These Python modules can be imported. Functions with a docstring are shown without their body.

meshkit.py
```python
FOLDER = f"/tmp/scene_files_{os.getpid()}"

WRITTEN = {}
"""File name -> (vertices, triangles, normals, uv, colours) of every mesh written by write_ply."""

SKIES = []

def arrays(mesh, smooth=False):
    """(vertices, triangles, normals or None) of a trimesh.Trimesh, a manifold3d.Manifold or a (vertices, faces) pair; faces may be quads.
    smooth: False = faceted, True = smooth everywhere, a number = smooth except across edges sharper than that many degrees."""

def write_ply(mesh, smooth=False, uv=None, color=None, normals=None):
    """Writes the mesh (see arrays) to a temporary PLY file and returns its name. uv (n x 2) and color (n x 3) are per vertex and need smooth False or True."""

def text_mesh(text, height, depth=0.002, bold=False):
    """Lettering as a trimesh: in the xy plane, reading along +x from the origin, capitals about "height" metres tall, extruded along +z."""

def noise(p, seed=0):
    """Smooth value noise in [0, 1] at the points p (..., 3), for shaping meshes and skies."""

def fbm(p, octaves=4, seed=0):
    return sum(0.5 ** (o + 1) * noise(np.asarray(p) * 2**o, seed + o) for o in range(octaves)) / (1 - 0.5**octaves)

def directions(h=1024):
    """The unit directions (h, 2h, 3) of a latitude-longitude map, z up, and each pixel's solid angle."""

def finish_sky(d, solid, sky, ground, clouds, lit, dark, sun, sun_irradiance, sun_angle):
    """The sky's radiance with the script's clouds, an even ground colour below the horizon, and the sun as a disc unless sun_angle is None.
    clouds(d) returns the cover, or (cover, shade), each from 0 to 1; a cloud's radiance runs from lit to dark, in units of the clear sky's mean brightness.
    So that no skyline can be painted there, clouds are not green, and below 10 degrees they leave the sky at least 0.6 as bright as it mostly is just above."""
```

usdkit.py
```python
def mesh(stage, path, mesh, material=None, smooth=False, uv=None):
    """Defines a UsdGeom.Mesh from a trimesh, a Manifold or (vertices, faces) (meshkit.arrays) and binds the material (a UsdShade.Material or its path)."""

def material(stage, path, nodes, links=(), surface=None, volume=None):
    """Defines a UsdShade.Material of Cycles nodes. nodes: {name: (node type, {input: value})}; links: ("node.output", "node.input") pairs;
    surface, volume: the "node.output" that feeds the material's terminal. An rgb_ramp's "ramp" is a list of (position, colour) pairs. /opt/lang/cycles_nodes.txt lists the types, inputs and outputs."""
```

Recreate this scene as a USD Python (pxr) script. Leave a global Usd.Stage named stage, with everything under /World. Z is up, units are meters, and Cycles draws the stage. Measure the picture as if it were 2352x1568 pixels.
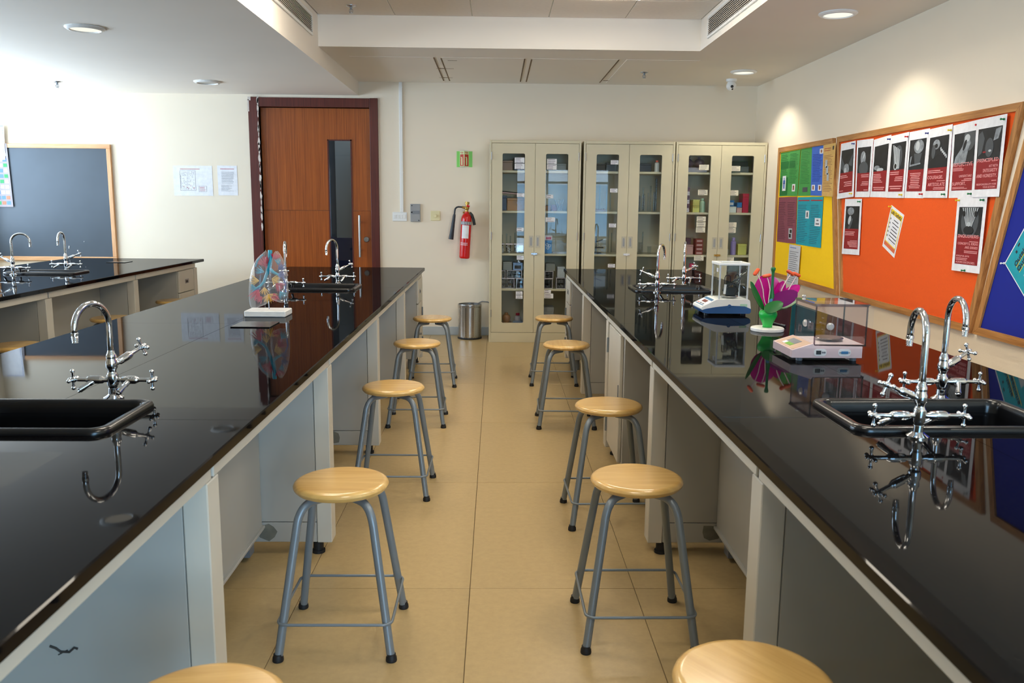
import math, random, sys
import numpy as np, trimesh, usdkit, meshkit
from shapely.geometry import Polygon, box as sbox
from pxr import Usd, UsdGeom, UsdLux, UsdShade, Gf, Sdf, Vt

stage = Usd.Stage.CreateInMemory()
UsdGeom.SetStageUpAxis(stage, 'Z'); UsdGeom.SetStageMetersPerUnit(stage, 1.0)
UsdGeom.Xform.Define(stage, '/World'); UsdGeom.Scope.Define(stage, '/World/Looks')
random.seed(7); rng = np.random.default_rng(7)
PI = math.pi

# ------------------------------------------------------------------ camera, sky, large lights, exposure
CAM_H = 1.3912
cam = UsdGeom.Camera.Define(stage, '/World/camera')
FW = (0.0190253, 0.98692106, -0.16007765); RT = (0.99980002, -0.01779296, 0.00912836); UP = (-0.00616072, 0.1602193, 0.98706222)
cam.AddTransformOp().Set(Gf.Matrix4d(*RT, 0, *UP, 0, *[-a for a in FW], 0, 0, 0, CAM_H, 1))
cam.CreateHorizontalApertureAttr(36.0); cam.CreateVerticalApertureAttr(24.0); cam.CreateFocalLengthAttr(36.0 * 1946.15 / 2352)
cam.CreateFStopAttr(7.1); cam.CreateFocusDistanceAttr(4.6); cam.CreateClippingRangeAttr(Gf.Vec2f(0.05, 200))
cam.CreateExposureAttr(0.12)

SKY = 0.3            # dome strength
WIN_LEFT = 9.6      # daylight through the left windows
WIN_BACK = 15.0      # daylight through the windows behind the camera
PANEL = 15.0          # fluorescent ceiling panels
DOWN = 720.0          # downlight spots
BOUNCE = 6.5        # sunlit terrace outside the left window
LAMP = 1.0          # downlight lenses
dome = UsdLux.DomeLight.Define(stage, '/World/sky'); dome.CreateIntensityAttr(SKY); dome.CreateColorAttr(Gf.Vec3f(0.55, 0.72, 1.0))

# ------------------------------------------------------------------ helpers
def lin(c):
    return tuple((x / 12.92 if x <= 0.04045 else ((x + 0.055) / 1.055) ** 2.4) for x in (v / 255.0 for v in c))
MATS = {}
def mat(name, nodes, links, surface='p.BSDF'):
    MATS[name] = usdkit.material(stage, '/World/Looks/' + name, nodes, links, surface=surface); return MATS[name]
def plain(name, c, rough=0.5, metal=0.0, var=0.06, scale=6.0, bump=0.0, bscale=60.0, spec=0.5, **kw):
    """principled with a gentle procedural tone variation"""
    c = lin(c)
    n = {'t': ('texture_coordinate', {}), 'n': ('noise_texture', {'scale': scale, 'detail': 3.0}),
         'r': ('rgb_ramp', {'ramp': [(0.3, tuple(x * (1 - var) for x in c)), (0.7, tuple(min(1, x * (1 + var)) for x in c))]}),
         'p': ('principled_bsdf', dict(roughness=rough, metallic=metal, specular_ior_level=spec, **kw))}
    l = [('t.object', 'n.vector'), ('n.fac', 'r.fac'), ('r.color', 'p.base_color')]
    if bump:
        n['n2'] = ('noise_texture', {'scale': bscale, 'detail': 3.0}); n['b'] = ('bump', {'strength': bump, 'distance': 0.01})
        l += [('t.object', 'n2.vector'), ('n2.fac', 'b.height'), ('b.normal', 'p.normal')]
    return mat(name, n, l)
def wood(name, c1, c2, stretch, scale=4.0, rough=0.35, coat=0.0, rand=True):
    n = {'t': ('texture_coordinate', {}), 'm': ('mapping', {'scale': stretch}), 'o': ('object_info', {}),
         'v': ('vector_math', {'math_type': 'add'}), 'c': ('combine_xyz', {}), 'k': ('math', {'math_type': 'multiply', 'value2': 17.0}),
         'n': ('noise_texture', {'scale': scale, 'detail': 5.0, 'roughness': 0.6, 'distortion': 0.4}),
         'r': ('rgb_ramp', {'ramp': [(0.32, lin(c1)), (0.68, lin(c2))]}),
         'p': ('principled_bsdf', {'roughness': rough, 'coat_weight': coat, 'coat_roughness': 0.12})}
    l = [('t.object', 'v.vector1'), ('o.random', 'k.value1'), ('k.value', 'c.x'), ('k.value', 'c.y'), ('c.vector', 'v.vector2'), ('v.vector', 'm.vector'),
         ('m.vector', 'n.vector'), ('n.fac', 'r.fac'), ('r.color', 'p.base_color')]
    return mat(name, n, l)
def glass_pane(name, tint=(1, 1, 1), rough=0.0, ior=1.5, lo=0.0):
    return mat(name, {'f': ('fresnel', {'IOR': ior}), 't': ('transparent_bsdf', {'color': tint}), 'g': ('glossy_bsdf', {'color': (1, 1, 1), 'roughness': rough}),
                      'm': ('math', {'math_type': 'add', 'value2': lo, 'use_clamp': True}), 'k': ('geometry', {}), 'i': ('math', {'math_type': 'subtract', 'value1': 1.0}), 'w': ('math', {'math_type': 'multiply'}), 'x': ('mix_closure', {})},
               [('f.fac', 'm.value1'), ('k.backfacing', 'i.value2'), ('i.value', 'w.value1'), ('m.value', 'w.value2'), ('w.value', 'x.fac'), ('t.BSDF', 'x.closure1'), ('g.BSDF', 'x.closure2')], 'x.closure')
def emit(name, c, s):
    return mat(name, {'e': ('emission', {'color': c, 'strength': s})}, [], 'e.emission')

def M(v, f): return trimesh.Trimesh(np.asarray(v, float), np.asarray(f, int), process=False)
BOXF = np.array([[0, 1, 3], [0, 3, 2], [4, 6, 7], [4, 7, 5], [0, 4, 5], [0, 5, 1], [2, 3, 7], [2, 7, 6], [0, 2, 6], [0, 6, 4], [1, 5, 7], [1, 7, 3]])
def bx(x0, x1, y0, y1, z0, z1, c=0.0):
    if c <= 0:
        v = [(x, y, z) for x in (x0, x1) for y in (y0, y1) for z in (z0, z1)]
        m = M(v, BOXF)
    else:
        v = []
        for sx, x in ((1, x0), (-1, x1)):
            for sy, y in ((1, y0), (-1, y1)):
                for sz, z in ((1, z0), (-1, z1)):
                    v += [(x, y + sy * c, z + sz * c), (x + sx * c, y, z + sz * c), (x + sx * c, y + sy * c, z)]
        return trimesh.convex.convex_hull(np.array(v))
    m.fix_normals(); return m
def hull(pts): return trimesh.convex.convex_hull(np.array(pts, float))
def tube(pts, r, n=10, closed=False, cap=True):
    p = np.asarray(pts, float); k = len(p); r = np.broadcast_to(np.asarray(r, float), (k,))
    t = (np.roll(p, -1, 0) - np.roll(p, 1, 0)) if closed else np.gradient(p, axis=0)
    t /= np.linalg.norm(t, axis=1, keepdims=True) + 1e-12
    a = np.zeros_like(p); ref = np.array([0, 0, 1.0]) if abs(t[0][2]) < 0.9 else np.array([1.0, 0, 0])
    a[0] = np.cross(t[0], ref); a[0] /= np.linalg.norm(a[0])
    for i in range(1, k):
        v = a[i - 1] - t[i] * (a[i - 1] @ t[i]); a[i] = v / (np.linalg.norm(v) + 1e-12)
    b = np.cross(t, a); ang = np.arange(n) * 2 * PI / n
    v = (p[:, None] + r[:, None, None] * (np.cos(ang)[None, :, None] * a[:, None] + np.sin(ang)[None, :, None] * b[:, None])).reshape(-1, 3)
    f = []
    for i in range(k if closed else k - 1):
        j = (i + 1) % k
        for s in range(n):
            q = (s + 1) % n
            f += [[i * n + s, i * n + q, j * n + q], [i * n + s, j * n + q, j * n + s]]
    if cap and not closed:
        v = np.vstack([v, p[0], p[-1]]); c0, c1 = k * n, k * n + 1
        for s in range(n):
            q = (s + 1) % n
            f += [[c0, q, s], [c1, (k - 1) * n + s, (k - 1) * n + q]]
    m = M(v, f); 
    if not closed: m.fix_normals()
    return m
def lathe(prof, n=28, cx=0, cy=0, z=0):
    pr = np.asarray(prof, float); k = len(pr); ang = np.arange(n) * 2 * PI / n
    v = np.stack([cx + pr[:, 0][:, None] * np.cos(ang), cy + pr[:, 0][:, None] * np.sin(ang), np.broadcast_to((z + pr[:, 1])[:, None], (k, n))], -1).reshape(-1, 3)
    f = []
    for i in range(k - 1):
        for s in range(n):
            q = (s + 1) % n
            f += [[i * n + s, i * n + q, (i + 1) * n + q], [i * n + s, (i + 1) * n + q, (i + 1) * n + s]]
    m = trimesh.Trimesh(v, f, process=True); m.fix_normals(); return m
def cyl(p0, p1, r, n=14, r2=None): return tube([p0, p1], [r, r if r2 is None else r2], n)
def ball(c, r, s=(1, 1, 1), sub=2):
    m = trimesh.creation.icosphere(sub, r); m.vertices = m.vertices * np.array(s) + np.array(c); return m
def cat(ms): return ms[0] if len(ms) == 1 else trimesh.util.concatenate(ms)
def xf(m, R=None, t=(0, 0, 0)):
    m = m.copy(); v = np.asarray(m.vertices)
    if R is not None: v = v @ np.asarray(R).T
    m.vertices = v + np.asarray(t); return m
def Rx(a): c, s = math.cos(a), math.sin(a); return np.array([[1, 0, 0], [0, c, -s], [0, s, c]])
def Ry(a): c, s = math.cos(a), math.sin(a); return np.array([[c, 0, s], [0, 1, 0], [-s, 0, c]])
def Rz(a): c, s = math.cos(a), math.sin(a); return np.array([[c, -s, 0], [s, c, 0], [0, 0, 1]])
def arc(c, r, a0, a1, n, ax, ay):
    ax, ay, c = map(np.asarray, (ax, ay, c))
    return [c + r * (math.cos(a) * ax + math.sin(a) * ay) for a in np.linspace(a0, a1, n)]
def prism(pts, y0, y1):
    """polygon in (x,z) extruded along y"""
    m = trimesh.creation.extrude_polygon(Polygon(pts), y1 - y0, engine='earcut')
    v = np.asarray(m.vertices); m.vertices = np.stack([v[:, 0], y1 - v[:, 2], v[:, 1]], -1); m.fix_normals(); return m
def slab(poly, z0, z1, c, outer=None):
    """polygon (with holes) extruded up with a chamfered top edge"""
    def ring(r): 
        p = np.array(r.coords)[:-1]; return p
    rings = [(ring(poly.exterior), True)] + [(ring(i), False) for i in poly.interiors]
    V, F = [], []
    new = []
    for p, ext in rings:
        area = 0.5 * np.sum(p[:, 0] * np.roll(p[:, 1], -1) - np.roll(p[:, 0], -1) * p[:, 1])
        if (area > 0) != ext: p = p[::-1]
        d = np.roll(p, -1, 0) - p; d /= np.linalg.norm(d, axis=1, keepdims=True); nrm = np.stack([-d[:, 1], d[:, 0]], -1)
        mid = (p + np.roll(p, -1, 0)) / 2; ce_ = np.array([c if outer is None or outer(*q) else .0006 for q in mid])
        n0, n1, c0 = np.roll(nrm, 1, 0), nrm, np.roll(ce_, 1)
        ins = p + np.array([np.linalg.solve(np.stack([a, b]), [u, w]) if abs(np.cross(a, b)) > 1e-6 else a * u for a, b, u, w in zip(n0, n1, c0, ce_)]); k = len(p); o = len(V)
        V += [(x, y, z0) for x, y in p] + [(x, y, z1 - c) for x, y in p] + [(x, y, z1) for x, y in ins]
        for L in (0, 1):
            for i in range(k):
                j = (i + 1) % k; a = o + L * k
                F += [[a + i, a + j, a + k + j], [a + i, a + k + j, a + k + i]]
        new.append(ins)
    top = Polygon(new[0], new[1:])
    for P, z, flip in ((top, z1, False), (poly, z0, True)):
        v, f = trimesh.creation.triangulate_polygon(P, engine='earcut'); o = len(V)
        V += [(x, y, z) for x, y in v]
        f = np.asarray(f)
        a = v[f[:, 1]] - v[f[:, 0]]; bb = v[f[:, 2]] - v[f[:, 0]]; ccw = (a[:, 0] * bb[:, 1] - a[:, 1] * bb[:, 0]) > 0
        for t, w in zip(f, ccw):
            t = [int(x) + o for x in t]; F.append(t if w != flip else t[::-1])
    return M(V, F)

def rrect(w, d, r, n=5):
    p = []
    for cx, cy, a in ((w / 2 - r, d / 2 - r, 0), (-w / 2 + r, d / 2 - r, PI / 2), (-w / 2 + r, -d / 2 + r, PI), (w / 2 - r, -d / 2 + r, 1.5 * PI)):
        p += [(cx + r * math.cos(a + i * PI / 2 / n), cy + r * math.sin(a + i * PI / 2 / n)) for i in range(n + 1)]
    return np.array(p)
def numbered(parent, name):
    if not stage.GetPrimAtPath(parent + '/' + name): return parent + '/' + name
    k = 1
    while stage.GetPrimAtPath('%s/%s_%03d' % (parent, name, k)): k += 1
    return '%s/%s_%03d' % (parent, name, k)
def tag(p, label=None, cat_=None, group=None, kind=None):
    for k, v in (('label', label), ('category', cat_), ('group', group), ('kind', kind)):
        if v: p.SetCustomDataByKey(k, v)
    return p
def thing(name, label, category, loc=(0, 0, 0), rotz=0.0, group=None, kind=None):
    x = UsdGeom.Xform.Define(stage, numbered('/World', name))
    x.AddTranslateOp().Set(Gf.Vec3d(*map(float, loc)))
    if rotz: x.AddRotateZOp().Set(math.degrees(rotz))
    return tag(x.GetPrim(), label, category, group, kind)
def part(parent, name, mesh, m, smooth=False, label=None):
    if isinstance(mesh, list): mesh = cat(mesh)
    p = usdkit.mesh(stage, numbered(str(parent.GetPath()), name), mesh, MATS[m], smooth).GetPrim()
    if label: tag(p, label)
    return p
def solo(name, label, category, mesh, m, loc=(0, 0, 0), rotz=0.0, smooth=False, group=None, kind=None):
    """a thing that is one mesh"""
    if isinstance(mesh, list): mesh = cat(mesh)
    g = usdkit.mesh(stage, numbered('/World', name), mesh, MATS[m], smooth)
    g.AddTranslateOp().Set(Gf.Vec3d(*map(float, loc)))
    if rotz: g.AddRotateZOp().Set(math.degrees(rotz))
    return tag(g.GetPrim(), label, category, group, kind)
def dup(root, label, loc, rotz=0.0, group=None):
    was = root.GetCustomData(); base = root.GetName()
    x = UsdGeom.Xform.Define(stage, numbered('/World', base)); x.AddTranslateOp().Set(Gf.Vec3d(*map(float, loc)))
    x.AddRotateZOp().Set(math.degrees(rotz)); p = x.GetPrim()
    tag(p, label, was['category'], group or was.get('group'))
    p.GetReferences().AddInternalReference(root.GetPath()); p.SetInstanceable(True); return p
def rect_light(parent, name, c, w, h, d, inten, col):
    """area light at c, facing direction d (horizontal or down)"""
    L = UsdLux.RectLight.Define(stage, numbered(str(parent.GetPath()), name)); L.CreateWidthAttr(w); L.CreateHeightAttr(h)
    L.CreateIntensityAttr(inten); L.CreateColorAttr(Gf.Vec3f(*col))
    z = -np.array(d, float); x = np.cross([0, 0, 1.0], z); x = x / np.linalg.norm(x) if np.linalg.norm(x) > 1e-6 else np.array([1.0, 0, 0]); y = np.cross(z, x)
    L.AddTransformOp().Set(Gf.Matrix4d(*x, 0, *y, 0, *z, 0, *map(float, c), 1)); return L

# ------------------------------------------------------------------ materials
def floor_mats():
    for k, s in enumerate((1.0, 0.97, 1.03)):
        c = lin((187, 161, 114))
        mat('floor_tile_%s' % 'abc'[k], {'t': ('texture_coordinate', {}), 'n': ('noise_texture', {'scale': 35.0, 'detail': 6.0, 'roughness': 0.7}),
            'r': ('rgb_ramp', {'ramp': [(0.3, tuple(s * x * 0.93 for x in c)), (0.7, tuple(s * x * 1.06 for x in c))]}),
            'p': ('principled_bsdf', {'roughness': 0.3, 'specular_ior_level': 0.45})}, [('t.object', 'n.vector'), ('n.fac', 'r.fac'), ('r.color', 'p.base_color')])
floor_mats()
plain('grout', (110, 92, 66), 0.9)
plain('wall_paint', (236, 223, 202), 0.75, var=0.015, scale=1.3, bump=0.05, bscale=90)
plain('ceiling_paint', (236, 229, 219), 0.8, var=0.012, scale=2.0, bump=0.03)
plain('ceiling_tile', (240, 231, 220), 0.85, var=0.02, scale=40)
plain('sealant', (120, 98, 72), 0.8, var=0.2)
plain('skirting_grey', (176, 182, 184), 0.45)
plain('steel_cream', (206, 196, 165), 0.42, var=0.02)
plain('bench_paint', (203, 197, 184), 0.42, var=0.02)
plain('bench_panel', (176, 174, 167), 0.45, var=0.02)
plain('connector_grey', (120, 124, 130), 0.4)
plain('stain', (122, 120, 108), 0.7, var=0.15, scale=30)
plain('scuff', (62, 58, 54), 0.7)
mat('granite', {'t': ('texture_coordinate', {}), 'n': ('noise_texture', {'scale': 260.0, 'detail': 2.0}), 'r': ('rgb_ramp', {'ramp': [(0.35, (0.0015, 0.0015, 0.002)), (0.75, (0.006, 0.006, 0.007))]}),
    'n2': ('noise_texture', {'scale': 9.0}), 'r2': ('rgb_ramp', {'ramp': [(0.3, (0.02, 0.02, 0.02)), (0.7, (0.04, 0.04, 0.04))]}),
    'f': ('fresnel', {'IOR': 1.5}), 'h': ('math', {'math_type': 'multiply', 'value2': .43}), 'd': ('diffuse_bsdf', {}), 'g': ('glossy_bsdf', {'color': (1, 1, 1)}), 'x': ('mix_closure', {})},
    [('t.object', 'n.vector'), ('n.fac', 'r.fac'), ('r.color', 'd.color'), ('t.object', 'n2.vector'), ('n2.fac', 'r2.fac'), ('r2.color', 'g.roughness'), ('f.fac', 'h.value1'), ('h.value', 'x.fac'), ('d.BSDF', 'x.closure1'), ('g.BSDF', 'x.closure2')], 'x.closure')
plain('sink_black', (14, 15, 18), 0.22, var=0.05)
plain('chrome', (225, 228, 232), 0.06, metal=1.0, var=0.01)
plain('steel_brushed', (176, 172, 168), 0.28, metal=1.0, var=0.06, scale=50)
plain('aluminium', (190, 192, 196), 0.3, metal=1.0, var=0.02)
plain('brass', (176, 140, 74), 0.3, metal=1.0)
plain('leg_grey', (128, 136, 142), 0.36, metal=0.25, var=0.03)
plain('rubber_black', (22, 22, 24), 0.6)
plain('plastic_black', (18, 18, 20), 0.4)
plain('plastic_white', (236, 236, 234), 0.35, var=0.01)
plain('ivory', (228, 216, 170), 0.4)
plain('knob_clear', (214, 212, 208), 0.12, transmission_weight=0.5)
plain('handle_beige', (186, 178, 156), 0.35)
plain('case_tan', (196, 166, 142), 0.45)
plain('post_grey', (196, 202, 208), 0.25)
plain('box_grey', (150, 151, 152), 0.4)
wood('seat_wood', (212, 166, 94), (230, 190, 118), (1.2, 14, 4), 3.0, 0.28, 0.5)
wood('oak_x', (150, 98, 48), (196, 140, 80), (0.8, 12, 12), 4.0, 0.45)
wood('oak_z', (150, 98, 48), (196, 140, 80), (12, 12, 0.8), 4.0, 0.45)
wood('pine_x', (196, 140, 92), (222, 172, 124), (0.8, 12, 12), 4.0, 0.5)
wood('pine_z', (196, 140, 92), (222, 172, 124), (12, 12, 0.8), 4.0, 0.5)
wood('door_veneer', (130, 62, 16), (172, 90, 30), (38, 38, 0.55), 3.0, 0.32, 0.3)
wood('door_frame_wood', (74, 26, 20), (98, 38, 28), (22, 22, 0.7), 3.0, 0.35, 0.3)
plain('flaked', (212, 200, 190), 0.8, var=0.1, scale=60)
plain('blackboard', (62, 72, 82), 0.55, var=0.08, scale=3)
for n_, c_ in dict(felt_yellow=(255, 204, 0), felt_orange=(230, 86, 8), felt_blue=(0, 26, 140)).items(): plain(n_, c_, 0.9, var=0.03, scale=120)
for n_, c_ in dict(paper_white=(232, 232, 236), paper_grey=(205, 205, 208), paper_cream=(226, 218, 196), paper_green=(66, 156, 72), paper_green_dark=(14, 112, 48), paper_blue=(56, 106, 204), paper_tan=(214, 172, 98), paper_maroon=(138, 68, 84),
                   paper_teal=(14, 156, 174), paper_yellow=(240, 206, 40), ink_dark=(44, 42, 52), ink_grey=(120, 116, 122), box_plum2=(92, 40, 56), timetable_grey=(132, 124, 128), ink_label=(92, 84, 100), ink_red=(176, 40, 44), print_red=(140, 20, 24), print_pink=(222, 150, 150), print_orange=(226, 110, 70),
                   photo_dark=(24, 24, 26), photo_mid=(74, 78, 82), photo_light=(180, 186, 190), ink_green=(20, 130, 70), ink_blue=(70, 110, 190), ink_brown=(150, 96, 66)).items():
    plain(n_, c_, 0.55, var=0.06, scale=25)
plain('photo_print', (27, 28, 31), 0.5, var=0.6, scale=14)
plain('photo_print_light', (132, 138, 144), 0.5, var=0.45, scale=30)
for n_, c_ in dict(pin_red=(200, 30, 36), pin_green=(16, 120, 70), pin_yellow=(226, 196, 30), pin_blue=(40, 50, 130)).items(): plain(n_, c_, 0.3)
plain('red_gloss', (206, 22, 20), 0.22)
plain('horn_black', (38, 44, 52), 0.45)
plain('sign_green', (126, 214, 96), 0.4); plain('sign_red', (188, 48, 34), 0.4); plain('sign_glow', (206, 226, 170), 0.4)
glass_pane('cabinet_glass', (0.94, 0.96, 0.96), 0.0, 1.36, 0.0)
glass_pane('door_glass', (0.82, 0.87, 0.92), 0.0, 1.5, 0.02)
glass_pane('clear_plastic', (0.97, 0.97, 0.98), 0.03, 1.5, 0.02)
mat('lung_plastic', {'f': ('fresnel', {'IOR': 1.9}), 't': ('transparent_bsdf', {'color': (.99, .99, .995)}), 'g': ('principled_bsdf', {'base_color': (.98, .98, 1.0), 'roughness': .05, 'ior': 1.8}),
     'm': ('math', {'math_type': 'add', 'value2': .06, 'use_clamp': True}), 'k': ('geometry', {}), 'i': ('math', {'math_type': 'subtract', 'value1': 1.0}), 'w': ('math', {'math_type': 'multiply'}), 'x': ('mix_closure', {})}, [('f.fac', 'm.value1'), ('k.backfacing', 'i.value2'), ('i.value', 'w.value1'), ('m.value', 'w.value2'), ('w.value', 'x.fac'), ('t.BSDF', 'x.closure1'), ('g.BSDF', 'x.closure2')], 'x.closure')
glass_pane('lab_glass', (0.95, 0.97, 0.97), 0.0, 1.45, 0.0)
glass_pane('smoke_acrylic', (0.955, 0.925, 0.94), 0.01, 1.45, 0.01)
glass_pane('smoke_edge', (0.6, 0.54, 0.6), 0.05, 1.5, 0.02)
emit('tube_panel', (1.0, 0.90, 0.74), PANEL)
emit('lamp_disc', (1.0, 0.95, 0.8), LAMP)
plain('lamp_off', (168, 164, 156), 0.3)
for n_, c_ in dict(flower_green=(30, 180, 72), leaf_green=(22, 110, 44), stem_green=(20, 108, 50), anther_orange=(232, 88, 40), filament_pink=(240, 205, 205), balance_blue=(34, 78, 132), panel_blue=(70, 120, 160),
                   lcd_red=(120, 60, 56), lcd_green=(110, 170, 60), pink_case=(222, 198, 200), port_blue=(50, 120, 170), tree_red=(190, 30, 66), tree_teal=(40, 150, 175), tree_yellow=(222, 178, 80), tree_blue=(50, 70, 140),
                   card_brown=(150, 104, 58), box_mustard=(176, 120, 30), box_navy=(30, 32, 64), box_blue=(40, 110, 170), box_pale=(214, 220, 216), box_lime=(206, 206, 110), box_mint=(170, 206, 178), box_red=(186, 30, 60), box_plum=(112, 72, 84),
                   box_rose=(196, 156, 150), box_brick=(140, 64, 52), lid_pink=(232, 70, 120), bottle_blue=(120, 150, 190), bottle_lilac=(160, 140, 200), pack_white=(220, 214, 224), bag_purple=(110, 88, 106), tray_grey=(130, 132, 126), bottle_white=(226, 224, 214), cap_orange=(226, 90, 60), teal_jar=(20, 100, 120), wall_blue=(30, 60, 130)).items():
    plain(n_, c_, 0.35, var=0.05)
plain('petal_purple', (104, 6, 92), 0.5, spec=.15)
mat('petal_pink', {'d': ('principled_bsdf', {'base_color': lin((206, 14, 150)), 'roughness': 0.2}), 't': ('translucent_bsdf', {'color': lin((236, 40, 180))}), 'x': ('mix_closure', {'fac': 0.35})},
    [('d.BSDF', 'x.closure1'), ('t.BSDF', 'x.closure2')], 'x.closure')
mat('bin_steel', {'t': ('texture_coordinate', {}), 'v': ('voronoi_texture', {'scale': 95.0, 'randomness': 0.0}), 'r': ('rgb_ramp', {'ramp': [(0.28, (0.12, 0.11, 0.11)), (0.4, (0.6, 0.58, 0.56))]}),
    'p': ('principled_bsdf', {'metallic': 1.0, 'roughness': 0.25})}, [('t.object', 'v.vector'), ('v.distance', 'r.fac'), ('r.color', 'p.base_color')])

# ------------------------------------------------------------------ room shell
XL, XR, YB, YF = -5.26, 2.682, 8.989, -2.6          # left, right, back wall (ahead), wall behind the camera
ZL, ZC, ZT = 2.472, 2.609, 2.849                    # left soffit, back/right soffit, tray
XS, XT, YT, YTN = -1.419, 1.615, 7.02, -1.2         # tray rectangle
def struct(name, mesh, m, label, cat_, smooth=False): return solo(name, label, cat_, mesh, m, kind='structure', smooth=smooth)

fl = thing('floor', 'glossy beige floor of large rectangular tiles between the benches', 'floor', kind='structure')
part(fl, 'grout_bed', bx(XL - .2, XR + .2, YF - .2, YB + .2, -0.06, -0.0035), 'grout')
TX0, TW, TY0, TL = -0.0895, 0.6037, 2.922, 1.1931
for i in range(-9, 5):
    for j in range(-3, 6):
        x0, x1, y0, y1 = TX0 + i * TW, TX0 + (i + 1) * TW, TY0 + j * TL, TY0 + (j + 1) * TL
        x0, x1, y0, y1 = max(x0, XL), min(x1, XR), max(y0, YF), min(y1, YB)
        if x1 - x0 < .03 or y1 - y0 < .03: continue
        part(fl, 'floor_tile', bx(x0 + .0012, x1 - .0012, y0 + .0012, y1 - .0012, -0.012, 0.0, 0.0008), 'floor_tile_' + 'abc'[rng.integers(3)])

DX0, DX1, DZ = -2.44, -1.31, 2.35                  # door opening
struct('wall_back', [bx(XL - .15, DX0, YB, YB + .15, 0, 2.95), bx(DX1, XR + .15, YB, YB + .15, 0, 2.95), bx(DX0, DX1, YB, YB + .15, DZ, 2.95)], 'wall_paint', 'cream painted end wall behind the door and steel cupboards', 'wall')
struct('wall_right', bx(XR, XR + .15, YF, YB, 0, 2.95), 'wall_paint', 'pale painted right wall carrying the coloured pinboards', 'wall')
WY = [(3.6, 5.9), (6.2, 8.8)]; WZ = (0.95, 2.35)    # left windows
segs = [bx(XL - .15, XL, YF, YB, 0, WZ[0]), bx(XL - .15, XL, YF, YB, WZ[1], 2.95)]
yy = YF
for a, b in WY: segs.append(bx(XL - .15, XL, yy, a, WZ[0], WZ[1])); yy = b
segs.append(bx(XL - .15, XL, yy, YB, WZ[0], WZ[1]))
struct('wall_left', segs, 'wall_paint', 'pale wall with daylight windows on the left side', 'wall')
GX0, GX1, GZ1 = 0.42, 2.6, 2.22                    # glazed doors in the wall behind the camera
struct('wall_front', [bx(XL, GX0, YF - .15, YF, 0, 2.95), bx(GX1, XR, YF - .15, YF, 0, 2.95), bx(GX0, GX1, YF - .15, YF, GZ1, 2.95)], 'wall_paint', 'pale wall with glazed doors behind the camera', 'wall')
def window(n, label, horizontal, a, b, z0, z1, inten, col):
    w = thing('window_%d' % n, label, 'window', kind='structure')
    def bar(u0, u1, v0, v1, nm):
        m = bx(u0, u1, YF - .11, YF - .06, v0, v1, .004) if horizontal else bx(XL - .11, XL - .06, u0, u1, v0, v1, .004)
        part(w, nm, m, 'plastic_white')
    bar(a, a + .05, z0, z1, 'window_frame'); bar(b - .05, b, z0, z1, 'window_frame'); bar(a + .05, b - .05, z0, z0 + .05, 'window_frame'); bar(a + .05, b - .05, z1 - .05, z1, 'window_frame')
    bar((a + b) / 2 - .03, (a + b) / 2 + .03, z0 + .05, z1 - .05, 'mullion'); 
    if horizontal: rect_light(w, 'daylight', ((a + b) / 2, YF - .16, (z0 + z1) / 2), b - a, z1 - z0, (0, 1, 0), inten, col)
    else: rect_light(w, 'daylight', (XL - .16, (a + b) / 2, (z0 + z1) / 2), b - a, z1 - z0, (1, 0, 0), inten, col)
for k, (a, b) in enumerate(WY): window(k + 1, 'white framed daylight window in the left wall, %s' % ('nearer' if k == 0 else 'next to the chalkboard corner'), False, a, b, WZ[0], WZ[1], WIN_LEFT, (0.64, 0.82, 1.0))
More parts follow.
